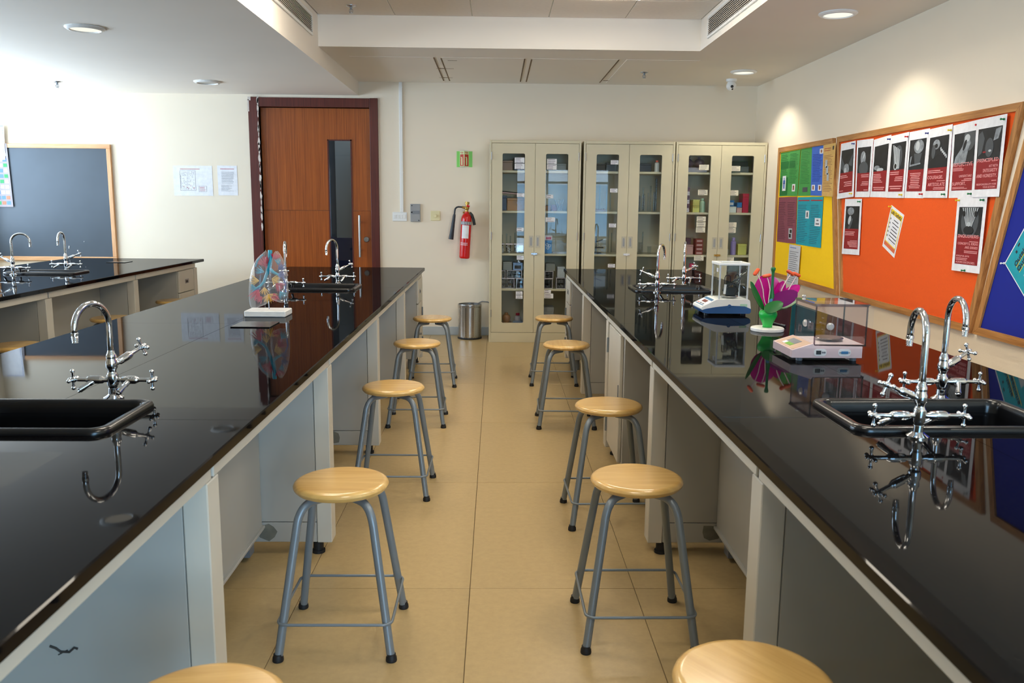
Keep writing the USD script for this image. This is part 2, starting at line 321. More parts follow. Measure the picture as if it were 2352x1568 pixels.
g = thing('window_3', 'tall white framed glazed doors behind the camera', 'window', kind='structure')
for k in range(4):
    x = GX0 + k * (GX1 - GX0 - .05) / 3; part(g, 'mullion', bx(x, x + .05, YF - .1, YF - .04, 0, GZ1, .004), 'plastic_white')
for z in (0, .62, 1.86, GZ1 - .05): part(g, 'glazing_bar', bx(GX0 + .05, GX1 - .05, YF - .095, YF - .045, z, z + .05, .004), 'plastic_white')
xm_ = (GX0 + GX1) / 2
rect_light(g, 'sky_light', (xm_, YF - .16, 2.02), GX1 - GX0, .36, (0, 1, 0), WIN_BACK * .9, (.60, .80, 1.0))
rect_light(g, 'distant_light', (xm_, YF - .16, 1.25), GX1 - GX0, 1.18, (0, 1, 0), WIN_BACK * .8, (.26, .58, .92))
rect_light(g, 'terrace_light', (xm_, YF - .16, .34), GX1 - GX0, .6, (0, 1, 0), WIN_BACK * 1.0, (.55, .78, 1.0))

L = UsdLux.RectLight.Define(stage, '/World/window_2/sunlit_terrace'); L.CreateWidthAttr(2.6); L.CreateHeightAttr(1.4); L.CreateIntensityAttr(BOUNCE); L.CreateColorAttr(Gf.Vec3f(.88, .93, 1.0))
zz = -np.array([.62, .25, .75]); zz /= np.linalg.norm(zz); xx_ = np.cross([0, 0, 1.0], zz); xx_ /= np.linalg.norm(xx_); yy_ = np.cross(zz, xx_)
L.AddTransformOp().Set(Gf.Matrix4d(*xx_, 0, *yy_, 0, *zz, 0, -6.3, 7.1, .45, 1))
# ceiling with its soffits and tray
ce = thing('ceiling', 'white plaster ceiling with lowered soffits around a tiled tray', 'ceiling', kind='structure')
def plate(poly, z0, z1): return trimesh.creation.extrude_polygon(poly, z1 - z0, engine='earcut').apply_translation((0, 0, z0))
part(ce, 'left_soffit', plate(sbox(XL, YF, XS, YB).difference(sbox(XL + .3, 3.0, -3.8, 7.3)), ZL, 2.9), 'ceiling_paint', label='lowered plaster soffit on the left')
part(ce, 'recess_lid', bx(XL, -3.7, 2.9, 7.4, 2.9, 2.95), 'ceiling_paint')
part(ce, 'right_soffit', plate(sbox(XS, YF, XR, YB).difference(sbox(XS - .1, YTN, XT, YT)), ZC, 2.9), 'ceiling_paint', label='plaster soffit around the tray')
part(ce, 'tray_backing', bx(XS - .05, XT + .05, YTN - .05, YT + .05, ZT + .012, 2.95), 'ceiling_paint')
cx0, cw = -1.414, 0.6055
TRAY_LIGHTS = [(.706, 5.88), (-1.0, 5.2), (1.2, 4.7), (-1.0, 3.4), (1.2, 2.6), (.1, 1.2)]
TRAY_NAMES = ['just cut by the top edge of the picture', 'second, on its left side', 'third, on its right side', 'fourth, on its left side', 'fifth, on its right side', 'above the viewer']
LIGHT_CELLS = set()
for i in range(5):
    for j in range(14):
        x0, x1 = max(cx0 + i * cw, XS + .001), min(cx0 + (i + 1) * cw, XT - .001); y1 = YT - j * .6; y0 = max(y1 - .6, YTN)
        if (i, j) in LIGHT_CELLS or y1 - y0 < .1: continue
        part(ce, 'ceiling_tile', bx(x0 + .004, x1 - .004, y0 + .004, y1 - .004, ZT, ZT + .012, .002), 'ceiling_tile')
for i in range(1, 5): part(ce, 'ceiling_grid_bar', bx(cx0 + i * cw - .007, cx0 + i * cw + .007, YTN, YT, ZT + .004, ZT + .01), 'handle_beige')
# access panels in the back soffit
for a, b in ((-1.25, -0.545), (-0.475, 0.225), (0.295, 1.025), (1.095, 1.72)):
    part(ce, 'access_panel', bx(a, b, 7.46, 8.84, ZC - .0025, ZC + .001, .001), 'ceiling_paint')
for x in (-0.54, -0.48, 0.23, 0.29, 1.03):
    part(ce, 'panel_joint', bx(x - .006, x + .006, 7.46 + rng.random() * .1, 8.84, ZC - .0032, ZC), 'sealant')
for a, b, y in ((-.56, -.4, 8.05), (-.57, -.44, 8.62), (-.43, -.35, 7.6), (1.05, 1.11, 8.7)):
    part(ce, 'panel_joint', bx(a, b, y - .006, y + .006, ZC - .0034, ZC), 'sealant')
# skirting
struct('baseboard_back', [bx(DX1 + .09, XR, YB - .012, YB, 0, .09, .003)], 'skirting_grey', 'grey skirting along the foot of the end wall', 'skirting')
struct('baseboard_right', [bx(XR - .012, XR, YF, YB - .012, 0, .09, .003)], 'skirting_grey', 'grey skirting along the foot of the right wall', 'skirting')

# tray lights: shallow surface-mounted luminaires
for n, (x, y) in enumerate(TRAY_LIGHTS):
    t = thing('ceiling_light', 'shallow white fluorescent luminaire under the tray, %s' % TRAY_NAMES[n], 'ceiling light', (x, y, ZT))
    part(t, 'light_frame', [bx(-.3, .3, -.3, .3, -.012, 0, .002)], 'plastic_white')
    part(t, 'diffuser', bx(-.285, .285, -.285, .285, -.055, -.0125, .006), 'tube_panel')

# vents in the tray sides
def vent(label, x, s, y0, y1, z0, z1):
    t = thing('air_vent', label, 'air vent', (x, y0, z0)); L = y1 - y0; H = z1 - z0
    part(t, 'backing', bx(min(0, s * .002), max(0, s * .002), 0, L, 0, H), 'plastic_black')
    fr = lambda a, b, c, d: bx(min(0, s * .012), max(0, s * .012), a, b, c, d, .002)
    part(t, 'vent_frame', [fr(-.02, L + .02, -.02, 0), fr(-.02, L + .02, H, H + .02), fr(-.02, 0, 0, H), fr(L, L + .02, 0, H)], 'plastic_white')
    n = 9
    for k in range(n):
        z = (k + .5) * H / n
        part(t, 'slat', xf(bx(-.0065, .0065, 0, L, -.0014, .0014), Ry(s * .5), (s * .008, 0, z)), 'ceiling_tile')
vent('white louvred air vent in the left side of the tray', XS, 1, 5.0, 6.76, 2.665, 2.785)
vent('white louvred air vent in the right side of the tray', XT, -1, 5.0, 6.74, 2.675, 2.80)

# downlights
def downlight(label, x, y, z, on=True):
    t = thing('downlight', label, 'downlight', (x, y, z))
    part(t, 'trim_ring', lathe([(.085, 0), (.118, 0), (.12, -.006), (.108, -.016), (.094, -.018), (.088, -.012), (.085, 0)], 36), 'plastic_white', 40)
    part(t, 'lens', lathe([(0, -.011), (.06, -.011), (.09, -.0105), (.09, -.002), (0, -.002)], 36), 'lamp_disc' if on else 'lamp_off', 40)
    if on:
        L = UsdLux.SphereLight.Define(stage, str(t.GetPath()) + '/lamp'); L.CreateRadiusAttr(.03); L.CreateIntensityAttr(DOWN); L.CreateColorAttr(Gf.Vec3f(1, .93, .78))
        L.AddTranslateOp().Set(Gf.Vec3d(0, 0, -.05)); s = UsdLux.ShapingAPI.Apply(L.GetPrim()); s.CreateShapingConeAngleAttr(62.0); s.CreateShapingConeSoftnessAttr(.5)
downlight('lit round downlight in the left soffit, upper left', -2.62, 5.675, ZL)
downlight('unlit round downlight in the left soffit near the door', -2.655, 8.08, ZL, False)
downlight('lit round downlight in the right soffit, larger one at upper right', 2.165, 5.62, ZC)
downlight('lit round downlight in the right soffit beside the security camera', 2.255, 8.02, ZC)
downlight('lit round downlight in the right soffit close to the camera', 2.1, 3.2, ZC)
downlight('lit round downlight in the right soffit above the viewer', 2.1, .8, ZC)

# sprinklers
def sprinkler(label, x, y, z):
    t = thing('sprinkler', label, 'sprinkler', (x, y, z), group='ceiling sprinklers')
    part(t, 'flange', lathe([(0, 0), (.038, 0), (.036, -.006), (.02, -.012), (0, -.012)], 24), 'aluminium', 40)
    part(t, 'sprinkler_body', [cyl((0, 0, -.01), (0, 0, -.028), .009), tube([(-.004, 0, -.026), (-.013, 0, -.034), (-.013, 0, -.045), (-.003, 0, -.054)], .0025, 6), tube([(.004, 0, -.026), (.013, 0, -.034), (.013, 0, -.045), (.003, 0, -.054)], .0025, 6), cyl((0, 0, -.028), (0, 0, -.052), .003)], 'leg_grey')
    part(t, 'deflector', lathe([(0, -.054), (.015, -.054), (.015, -.057), (0, -.058)], 16), 'aluminium')
sprinkler('small fire sprinkler hanging from the tiled tray', -1.101, 6.69, ZT)
sprinkler('small fire sprinkler hanging from the back soffit near the camera dome', 1.359, 8.12, ZC)
sprinkler('small fire sprinkler hanging from the bright left soffit', -4.076, 8.2, ZL)

# security camera
t = thing('security_camera', 'white ball security camera hanging from the right soffit corner', 'security camera', (2.278, 8.51, ZC))
part(t, 'mount', lathe([(0, 0), (.052, 0), (.05, -.02), (.03, -.03), (0, -.03)], 24), 'plastic_white', 40)
part(t, 'ball', ball((0, 0, -.062), .048), 'plastic_white', True)
part(t, 'lens', [xf(cyl((0, -.052, 0), (0, -.03, 0), .014), Rx(.25), (-.004, 0, -.062)), xf(cyl((0, -.052, 0), (0, -.03, 0), .009), Rx(.75), (.004, .006, -.062))], 'plastic_black')

# ------------------------------------------------------------------ door
t = thing('door_1', 'brown veneered door with narrow glass strip and dark red-brown frame', 'door', (0, YB, 0), kind='structure')
f0, f1, ftop = -2.545, -1.224, 2.445
part(t, 'door_frame', [bx(f0, DX0, -.025, .12, 0, ftop, .004), bx(DX1, f1, -.025, .12, 0, ftop, .004), bx(DX0, DX1, -.02, .12, DZ, ftop - .002, .004)], 'door_frame_wood')
fl_ = []
for k in range(26):
    z = 0.9 + (k + rng.random()) * .06; w = .004 + .009 * rng.random()
    if z < 2.44 and (z > 1.55 or rng.random() < .5): fl_.append(prism([(DX0 - .006 + (w + .003 * rng.random()) * math.cos(a_) * (.6 + .6 * rng.random()), z + .045 * math.sin(a_) * (.6 + .6 * rng.random())) for a_ in np.arange(9) * 2 * PI / 9], -.0258, -.0247))
fl_ += [bx(f0 + .0, f0 + .03, -.0262, -.0245, 2.41, 2.446), bx(f0 - .004, f0 + .012, -.0262, -.0245, 2.3, 2.42)]
part(t, 'flaked_paint', fl_, 'flaked', label='pale flaked patches on the left jamb')
gx0, gx1, gz0, gz1, zs = -1.758, -1.508, .35, 2.033, 1.305
for z0, z1 in ((.012, zs - .0012), (zs + .0012, DZ - .004)):
    P = sbox(DX0 + .004, z0, DX1 - .004, z1).difference(sbox(gx0, gz0, gx1, gz1))
    v = trimesh.creation.extrude_polygon(P, .04, engine='earcut'); a = np.asarray(v.vertices); v.vertices = np.stack([a[:, 0], .075 - a[:, 2], a[:, 1]], -1); v.fix_normals()
    part(t, 'door_leaf', v, 'door_veneer')
part(t, 'glazing_bead', [bx(gx0, gx0 + .012, .028, .06, gz0, gz1), bx(gx1 - .012, gx1, .028, .06, gz0, gz1), bx(gx0, gx1, .028, .06, gz1 - .012, gz1), bx(gx0, gx1, .028, .06, gz0, gz0 + .012)], 'door_frame_wood')
part(t, 'glass', bx(gx0 + .01, gx1 - .01, .052, .056, gz0 + .01, gz1 - .01), 'door_glass')
h = part(t, 'door_handle', [cyl((-1.434, -.015, .825), (-1.434, -.015, 1.26), .0125, 16), cyl((-1.434, -.015, .90), (-1.434, .036, .90), .008), cyl((-1.434, -.015, 1.19), (-1.434, .036, 1.19), .008)], 'steel_brushed', 40)
part(t, 'lock', [xf(lathe([(0, .02), (.026, .02), (.03, .012), (.03, 0), (0, 0)], 24), Rx(PI / 2), (-1.37, .036, 1.009)), xf(lathe([(0, .026), (.012, .026), (.012, 0)], 16), Rx(PI / 2), (-1.37, .036, 1.009))], 'steel_brushed', 40)
c = thing('corridor', 'dim corridor with blue dado seen through the glass strip of the door', 'corridor', (0, YB + .15, 0), kind='structure')
part(c, 'corridor_floor', bx(-3.4, -.6, 0, 2.2, -.05, 0), 'floor_tile_a')
part(c, 'corridor_wall', [bx(-3.4, -.6, 2.1, 2.2, 0, 2.6), bx(-3.5, -3.4, 0, 2.2, 0, 2.6), bx(-.6, -.5, 0, 2.2, 0, 2.6)], 'box_grey')
part(c, 'corridor_ceiling', bx(-3.4, -.6, 0, 2.2, 2.6, 2.65), 'box_grey')
part(c, 'pillar', bx(-2.02, -1.72, 1.7, 2.1, 0, 2.6), 'wall_paint')
part(c, 'blue_dado', [bx(-3.4, -2.02, 2.08, 2.1, 0, .95), bx(-2.03, -1.71, 1.69, 1.7, 0, .95)], 'wall_blue')
rect_light(c, 'corridor_lamp', (-1.9, 1.05, 2.55), .5, .5, (0, 0, -1), 3.2, (.62, .8, 1))

# ------------------------------------------------------------------ things on the end wall
def xface(z0, z1): pass
t = thing('chalkboard', 'dark slate grey chalkboard in a pale pine frame on the end wall', 'chalkboard', (-4.6, YB, 1.36))
w2, h2 = .635, .595
part(t, 'board', bx(-w2 + .02, w2 - .02, -.022, -.004, -h2 + .02, h2 - .02), 'blackboard')
for nm, a in (('frame_rail', bx(-w2, w2, -.034, 0, h2 - .042, h2, .003)), ('frame_rail', bx(-w2, w2, -.034, 0, -h2, -h2 + .042, .003))): part(t, nm, a, 'pine_x')
for a in (bx(-w2, -w2 + .042, -.034, 0, -h2 + .042, h2 - .042, .003), bx(w2 - .042, w2, -.034, 0, -h2 + .042, h2 - .042, .003)): part(t, 'frame_rail', a, 'pine_z')
solo('chalk_stub', 'tiny white chalk streak on the chalkboard beside the right-hand tap', 'chalk mark', [tube([(0, 0, 0), (.002, -.001, .012), (.004, 0, .03)], .003, 6), tube([(.16, 0, .07), (.162, 0, .078)], .003, 6)], 'paper_white', (-4.46, YB - .0245, .89))

class Sheet:
    """a paper hung on a wall; local x runs right as seen from the room, z up, y into the wall"""
    def __init__(s, name, label, category, quad, wall, off, m, group=None, thick=.0012):
        q = np.array(quad, float)                                       # TL TR BR BL as (along, z)
        c = q.mean(0)
        if wall == 'right': loc, rot, q = (XR - off, c[0], c[1]), -PI / 2, np.stack([-(q[:, 0] - c[0]), q[:, 1] - c[1]], 1)
        else: loc, rot, q = (c[0], YB - off, c[1]), 0, q - c
        s.q = q; s.t = thing(name, label, category, loc, rot, group)
        part(s.t, 'sheet', s.box(0, 1, 0, 1, 0, thick), m)
    def pt(s, u, v): 
        TL, TR, BR, BL = s.q; return (TL * (1 - u) + TR * u) * v + (BL * (1 - u) + BR * u) * (1 - v)
    def box(s, u0, u1, v0, v1, d, t=.0006):
        c = [s.pt(u0, v0), s.pt(u1, v0), s.pt(u1, v1), s.pt(u0, v1)]
        v = [(x, y, z) for y in (-d, -d - t) for x, z in c] if d else [(x, y, z) for y in (t, 0) for x, z in c]
        m = M(v, [[0, 1, 2], [0, 2, 3], [4, 6, 5], [4, 7, 6], [0, 5, 1], [0, 4, 5], [1, 6, 2], [1, 5, 6], [2, 7, 3], [2, 6, 7], [3, 4, 0], [3, 7, 4]]); m.fix_normals(); return m
    def add(s, name, boxes, m, label=None, d=.0005):
        part(s.t, name, [s.box(*b, d) for b in boxes], m, label=label)
    def lines(s, u0, u1, v0, v1, n, m, name='text_lines', d=.0005, ragged=.3, h=.26, align='l'):
        b = []
        for k in range(n):
            v = v1 - (k + .5) * (v1 - v0) / n; L = (u1 - u0) * (1 - ragged * rng.random()); hh = (v1 - v0) / n * h
            a = u0 if align == 'l' else (u1 - L if align == 'r' else (u0 + u1 - L) / 2)
            b.append((a, a + L, v - hh / 2, v + hh / 2))
        s.add(name, b, m, d=d)
    def poly(s, pts, d, t=.0005):
        m = trimesh.creation.extrude_polygon(Polygon(pts).buffer(0), t, engine='earcut'); a = np.asarray(m.vertices)
        P = np.array([s.pt(x, y) for x, y in a[:, :2]]); m.vertices = np.stack([P[:, 0], -d - a[:, 2], P[:, 1]], -1); m.fix_normals(); return m
    def text(s, rows, m, name='lettering', d=.0009, bold=True):
        """rows: (string, u0, u1, v, height) fitted between u0 and u1"""
        ms = []
        for txt, u0, u1, v, hh in rows:
            tm = meshkit.text_mesh(txt, 1.0, .0005, bold); a = np.asarray(tm.vertices); w = a[:, 0].max() - a[:, 0].min()
            uu = u0 + (a[:, 0] - a[:, 0].min()) * (u1 - u0) / w; vv = v + a[:, 1] * hh
            TL, TR, BR, BL = s.q; uu, vv = uu[:, None], vv[:, None]
            P = (TL * (1 - uu) + TR * uu) * vv + (BL * (1 - uu) + BR * uu) * (1 - vv)
            tm.vertices = np.stack([P[:, 0], -d - a[:, 2], P[:, 1]], -1); tm.fix_normals(); ms.append(tm)
        part(s.t, name, ms, m)
    def pin(s, u, v, m, ang=0.4):
        x, z = s.pt(u, v)
        part(s.t, 'push_pin', [cyl((x, -.001, z), (x, -.006, z), .006, 10), cyl((x, -.006, z), (x, -.018, z), .0035, 10), cyl((x, -.018, z), (x, -.022, z), .0055, 10)], m)
def ell(cx, cy, a, b, n=20, rot=0): return [(cx + a * math.cos(q) * math.cos(rot) - b * math.sin(q) * math.sin(rot), cy + a * math.cos(q) * math.sin(rot) + b * math.sin(q) * math.cos(rot)) for q in np.linspace(0, 2 * PI, n, endpoint=False)]

# floor plan notice and text notice left of the door
S = Sheet('notice', 'laminated floor plan notice on the end wall left of the door', 'notice', [(-3.346, 1.751), (-2.945, 1.752), (-2.945, 1.447), (-3.346, 1.445)], 'back', .0025, 'paper_white')
S.lines(.18, .68, .86, .92, 1, 'ink_red', 'title_line', ragged=0)
bl = []
for a in range(9):
    for b in range(12):
        if rng.random() < .62: u, v = .18 + a * .042, .2 + b * .052; bl.append((u, u + .03 * rng.random() + .006, v, v + .006)); bl.append((u, u + .005, v, v + .035 * rng.random() + .01))
S.add('plan_drawing', bl + [(.17, .565, .83, .836), (.17, .175, .17, .83), (.56, .565, .17, .83), (.17, .565, .17, .176)], 'ink_grey')
S.add('plan_marks', [(.2 + .35 * rng.random(), 0, .2 + .2 * rng.random(), 0) for _ in range(0)] or [(.25, .27, .3, .32), (.33, .36, .27, .285), (.42, .45, .33, .34), (.5, .53, .25, .27), (.37, .38, .22, .26)], 'ink_red')
S.add('legend', [(.64, .84, .13, .135), (.64, .84, .32, .325), (.64, .645, .13, .325), (.835, .84, .13, .325)], 'ink_grey'); S.lines(.66, .82, .15, .31, 5, 'ink_red', 'legend_lines')
S = Sheet('notice', 'laminated typed notice on the end wall, beside the door frame', 'notice', [(-2.892, 1.756), (-2.689, 1.755), (-2.687, 1.453), (-2.89, 1.452)], 'back', .0025, 'paper_white')
S.lines(.15, .85, .86, .92, 1, 'ink_red', 'title_line', ragged=0); S.lines(.2, .85, .4, .8, 14, 'ink_grey', ragged=.15); S.lines(.15, .8, .14, .36, 8, 'ink_grey', ragged=.5)
# timetable and bright sheet at the left edge
S = Sheet('timetable_poster', 'timetable poster with blue and green cells on the chalkboard at the left edge', 'poster', [(-5.25, 1.955), (-5.007, 1.955), (-4.991, 1.315), (-5.25, 1.313)], 'back', .0375, 'timetable_grey')
bw, bb, bg, br = [], [], [], []; r2 = random.Random(3)
for r in range(11):
    for cc in range(5):
        b = (.03 + cc * .185, .03 + cc * .185 + .15, .94 - r * .085 - .055, .94 - r * .085); q = r2.random()
        (bw if q < .55 else bb if q < .74 else bg if q < .9 else br).append(b)
for bl_, m_ in ((bw, 'paper_white'), (bb, 'ink_blue'), (bg, 'ink_green'), (br, 'ink_brown')):
    for b in bl_: S.add('cell', [b], m_)
S = Sheet('plastic_sleeve', 'glaring white plastic sleeve above the timetable at the left edge', 'sleeve', [(-5.25, 2.134), (-5.016, 2.134), (-5.03, 1.79), (-5.25, 1.786)], 'back', .0425, 'paper_white')
S.add('patterned_edge', [(.9 + .05 * rng.random(), .97, v, v + .012) for v in np.linspace(.05, .95, 26)] + [(.2, .96, .97, .985)], 'ink_blue')

# conduit, switches
t = thing('conduit', 'white plastic conduit running from the ceiling down to the switch plate', 'conduit', (-.99, YB, 0))
part(t, 'pipe', bx(-.017, .017, -.02, 0, 1.297, ZC, .003), 'plastic_white')
for z in (1.7, 2.2, 2.55): part(t, 'clip', bx(-.0185, .0185, -.0215, 0, z, z + .012), 'plastic_white')
t = thing('switch_plate', 'white multi-gang switch plate under the conduit', 'switch', (-1.013, YB, 1.25))
part(t, 'plate', bx(-.075, .075, -.012, 0, -.047, .047, .004), 'plastic_white')
for k in range(4): part(t, 'rocker', xf(bx(-.0125, .0125, -.004, .002, -.02, .02, .002), Rx(.12), (-.048 + k * .032, -.0125, 0)), 'plastic_white')
t = thing('control_box', 'flat grey control box beside the switch plate', 'control box', (-.849, YB, 1.291))
part(t, 'cover', bx(-.052, .052, -.022, 0, -.092, .092, .004), 'box_grey')
part(t, 'display_window', bx(-.03, .045, -.024, -.0215, -.012, .022, .001), 'connector_grey')
part(t, 'screw', [xf(lathe([(0, .002), (.005, .001), (.006, 0)], 12), Rx(PI / 2), (-.036, -.022, .075)), xf(lathe([(0, .002), (.005, .001), (.006, 0)], 12), Rx(PI / 2), (.036, -.022, -.078)), xf(lathe([(0, .002), (.008, .001), (.01, 0)], 12), Rx(PI / 2), (-.036, -.022, .005))], 'plastic_black')
t = thing('dimmer_switch', 'small ivory dimmer switch with a round knob', 'switch', (-.642, YB, 1.262))
part(t, 'plate', bx(-.05, .05, -.01, 0, -.051, .051, .004), 'ivory')
part(t, 'knob', xf(lathe([(0, .022), (.015, .022), (.017, .018), (.017, 0)], 20), Rx(PI / 2), (0, -.01, 0)), 'ivory', 40)
# fire sign
t = thing('fire_extinguisher_sign', 'projecting green sign with red extinguisher symbols above the extinguisher', 'sign', (-.336, YB, 1.845))
part(t, 'side_flap', bx(-.082, -.05, -.004, 0, -.08, .08), 'sign_green'); part(t, 'side_flap', bx(.045, .08, -.004, 0, -.08, .08), 'sign_green')
def vpan(x0, y0, x1, y1, z0, z1, d0, d1):
    n = np.array([y1 - y0, -(x1 - x0)]); n = n / np.linalg.norm(n); n = n if n[1] < 0 else -n
    v = [(x + n[0] * d, y + n[1] * d, z) for d in (d0, d1) for x, y in ((x0, y0), (x1, y1)) for z in (z0, z1)]
    m = hull(v); return m
A_, B_, C_ = (-.05, -.004), (-.003, -.06), (.045, -.004)
for k, (p, q) in enumerate(((A_, B_), (B_, C_))):
    L = lambda f: (p[0] + (q[0] - p[0]) * f, p[1] + (q[1] - p[1]) * f)
    part(t, 'sign_panel', vpan(*p, *q, -.075, .08, -.002, 0), 'sign_glow')
    part(t, 'red_field', vpan(*L(.1), *L(.9), -.07, .048, 0, .0006), 'sign_red')
    part(t, 'extinguisher_symbol', [vpan(*L(.38), *L(.62), -.062, .008, .0006, .0012), vpan(*L(.43), *L(.57), .008, .022, .0006, .0012), vpan(*L(.25), *L(.43), .014, .02, .0006, .0012)], 'sign_glow')
    tm = meshkit.text_mesh('FIRE', .016, .0006, True); a = np.asarray(tm.vertices); a = a - [a[:, 0].min(), 0, 0]; wf = a[:, 0].max()
    pv = np.array(p) + np.outer(.15 + .7 * a[:, 0] / wf, np.array(q) - np.array(p)); nv = np.array([q[1] - p[1], -(q[0] - p[0])]); nv /= np.linalg.norm(nv); nv = nv if nv[1] < 0 else -nv
    tm.vertices = np.c_[pv + np.outer(.0002 + a[:, 2], nv), .056 + a[:, 1]]; tm.fix_normals(); part(t, 'lettering', tm, 'sign_red')
# fire extinguisher
t = thing('fire_extinguisher', 'red fire extinguisher with black horn hanging on the end wall', 'fire extinguisher', (-.335, YB - .085, .825))
TI = Ry(.052)
def ex(m): return xf(m, TI)
part(t, 'cylinder', ex(lathe([(0, .002), (.045, 0), (.053, .008), (.0545, .02), (.0545, .40), (.05, .43), (.038, .455), (.022, .468), (.02, .485), (0, .485)], 36)), 'red_gloss', 40)
part(t, 'valve', [ex(cyl((0, 0, .48), (0, 0, .56), .016)), ex(ball((0, 0, .52), .023)), ex(cyl((0, 0, .52), (-.05, 0, .528), .012)), ex(cyl((-.04, 0, .475), (.045, 0, .475), .01)), ex(cyl((0, 0, .56), (0, 0, .585), .022, 12))], 'brass', 40)
part(t, 'valve_cap', ex(cyl((0.003, 0, .535), (.012, 0, .553), .02)), 'red_gloss', 40)
part(t, 'hose', ex(tube([(-.045, 0, .528)] + arc((-.085, 0, .488), .04, PI / 2, PI, 8, (1, 0, 0), (0, 0, 1)) + [(-.128, 0, .44)], .009, 10)), 'horn_black', 40)
part(t, 'horn', ex(tube([(-.127, 0, .45), (-.129, 0, .43), (-.14, 0, .30), (-.15, 0, .19)], [.012, .015, .02, .026], 18)), 'horn_black', 40)
part(t, 'lever', ex(tube([(.035, -.01, .478), (.055, -.012, .455), (.075, -.012, .40), (.088, -.012, .352)], [.01, .014, .016, .014], 10)), 'plastic_black', 40)
def band(z0, z1, a0, a1, r=.0551, n=14):
    v = [(r * math.cos(a), r * math.sin(a), z) for z in (z0, z1) for a in np.linspace(a0, a1, n)]; v += [(.995 * r * math.cos(a), .995 * r * math.sin(a), z) for z in (z0, z1) for a in np.linspace(a0, a1, n)]
    f = []
    for i in range(n - 1): f += [[i, i + 1, n + i + 1], [i, n + i + 1, n + i]]
    return M(v[:2 * n], f)
part(t, 'paper_label', ex(band(.21, .345, -2.35, -.95)), 'paper_white', True)
part(t, 'check_band', [ex(band(.352, .382, -3.0 + k * .3, -2.86 + k * .3, n=4)) for k in range(10)], 'paper_white', True); part(t, 'dark_band', ex(band(.35, .384, -3.2, 0, .0549)), 'ink_dark', True)
part(t, 'lettering', [ex(band(.155 - .017 * (k // 6), .165 - .017 * (k // 6), -2.5 + (k % 6) * .25, -2.36 + (k % 6) * .25, n=4)) for k in range(12)], 'paper_white', True)
part(t, 'wall_bracket', ex(bx(-.03, .03, .05, .083, .35, .39)), 'plastic_black')
# waste bin
t = thing('waste_bin', 'perforated stainless steel waste bin on the floor beside the left cupboard', 'bin', (-.275, 8.785, 0))
part(t, 'bin_body', lathe([(.118, .012), (.122, .03), (.122, .33), (.117, .33), (.117, .018), (0, .018), (0, .012), (.118, .012)], 48), 'bin_steel', 40)
part(t, 'rim', lathe([(.121, .328), (.1235, .334), (.1235, .358), (.121, .363), (.117, .36), (.1165, .33), (.121, .328)], 48), 'steel_brushed', 40)
part(t, 'base_ring', lathe([(0, 0), (.124, 0), (.127, .006), (.124, .016), (0, .016)], 48), 'rubber_black', 40)
solo('cable', 'thin grey cable looping over the skirting behind the waste bin', 'cable', tube([(-.25, 0, .28), (-.22, 0, .335), (-.15, 0, .365), (-.09, 0, .36), (-.03, 0, .33), (.02, 0, .29)], .005, 8), 'connector_grey', (0, YB - .012, 0), smooth=True)

# ------------------------------------------------------------------ steel cupboards
CX0, CD, CW, CH = -.0725, 8.522, .9032, 2.0106
CXS = [CX0, CX0 + CW + .025, CX0 + 2 * CW + .035]
SHELF = [.115, .545, .9, 1.325, 1.72]
CN = ['left', 'middle', 'right']
def cupboard(k, labels):
    t = thing('steel_cupboard', 'tall cream steel cupboard with glass doors, %s of the three' % ('leftmost', 'middle one', 'rightmost')[k], 'cupboard', (CXS[k], CD, 0))
    part(t, 'carcass', [bx(0, .02, 0, .45, 0, CH, .002), bx(CW - .02, CW, 0, .45, 0, CH, .002), bx(.02, CW - .02, 0, .45, CH - .028, CH, .002), bx(.02, CW - .02, 0, .45, 0, .1, .002), bx(.02, CW - .02, .44, .45, .1, CH - .028)], 'steel_cream')
    for z in SHELF[1:]: part(t, 'shelf', bx(.021, CW - .021, .035, .438, z - .022, z, .003), 'steel_cream')
    for s in (0, 1):
        x0, x1 = ((.0225, .4485), (.4515, CW - .0225))[s]; g0, g1 = ((.127, .349), (.556, .776))[s]
        P = sbox(x0, .104, x1, CH - .031).difference(sbox(g0, .2, g1, 1.882).buffer(-.015).buffer(.015, quad_segs=4))
        v = trimesh.creation.extrude_polygon(P, .018, engine='earcut'); a = np.asarray(v.vertices); v.vertices = np.stack([a[:, 0], .016 - a[:, 2] + .002, a[:, 1]], -1); v.fix_normals()
        d = part(t, 'cupboard_door', v, 'steel_cream')
        part(d, 'glass_pane', bx(g0 - .012, g1 + .012, .0185, .0225, .188, 1.894), 'cabinet_glass')
        hx = .418 if s == 0 else .485
        part(d, 'handle_plate', bx(hx - .022, hx + .022, -.0025, .0, .965, 1.08, .0008), 'handle_beige')
        part(d, 'finger_grip', prism([(hx + a, 1.0225 + b) for a, b in rrect(.018, .085, .009)], -.0035, -.0024), 'box_grey')
        hxx = .0215 if s == 0 else CW - .0215
        for z in (.26, 1.04, 1.82): part(d, 'hinge', cyl((hxx, -.004, z), (hxx, -.004, z + .075), .005, 10), 'aluminium')
        mine = [q for q in labels if (q[0] < .45) == (s == 0)]
        for (a, b, z0, z1) in mine:
            part(d, 'shelf_label', bx(a, b, .0172, .0184, z0, z1), 'paper_cream' if k == 2 else 'paper_white')
            n = max(2, int((z1 - z0) / .0125)); w = b - a
            part(d, 'label_print', [bx(a + .1 * w, a + w * (.6 + .3 * rng.random()), .0168, .0173, z0 + (z1 - z0) * (i + .36) / n, z0 + (z1 - z0) * (i + .62) / n) for i in range(n)], 'ink_label')
    part(t, 'latch', [bx(.42, .482, -.014, 0, .892, .91, .002), cyl((.45, -.02, .9), (.45, -.0, .9), .012, 14)], ('aluminium', 'paper_white', 'brass')[k])
    return t
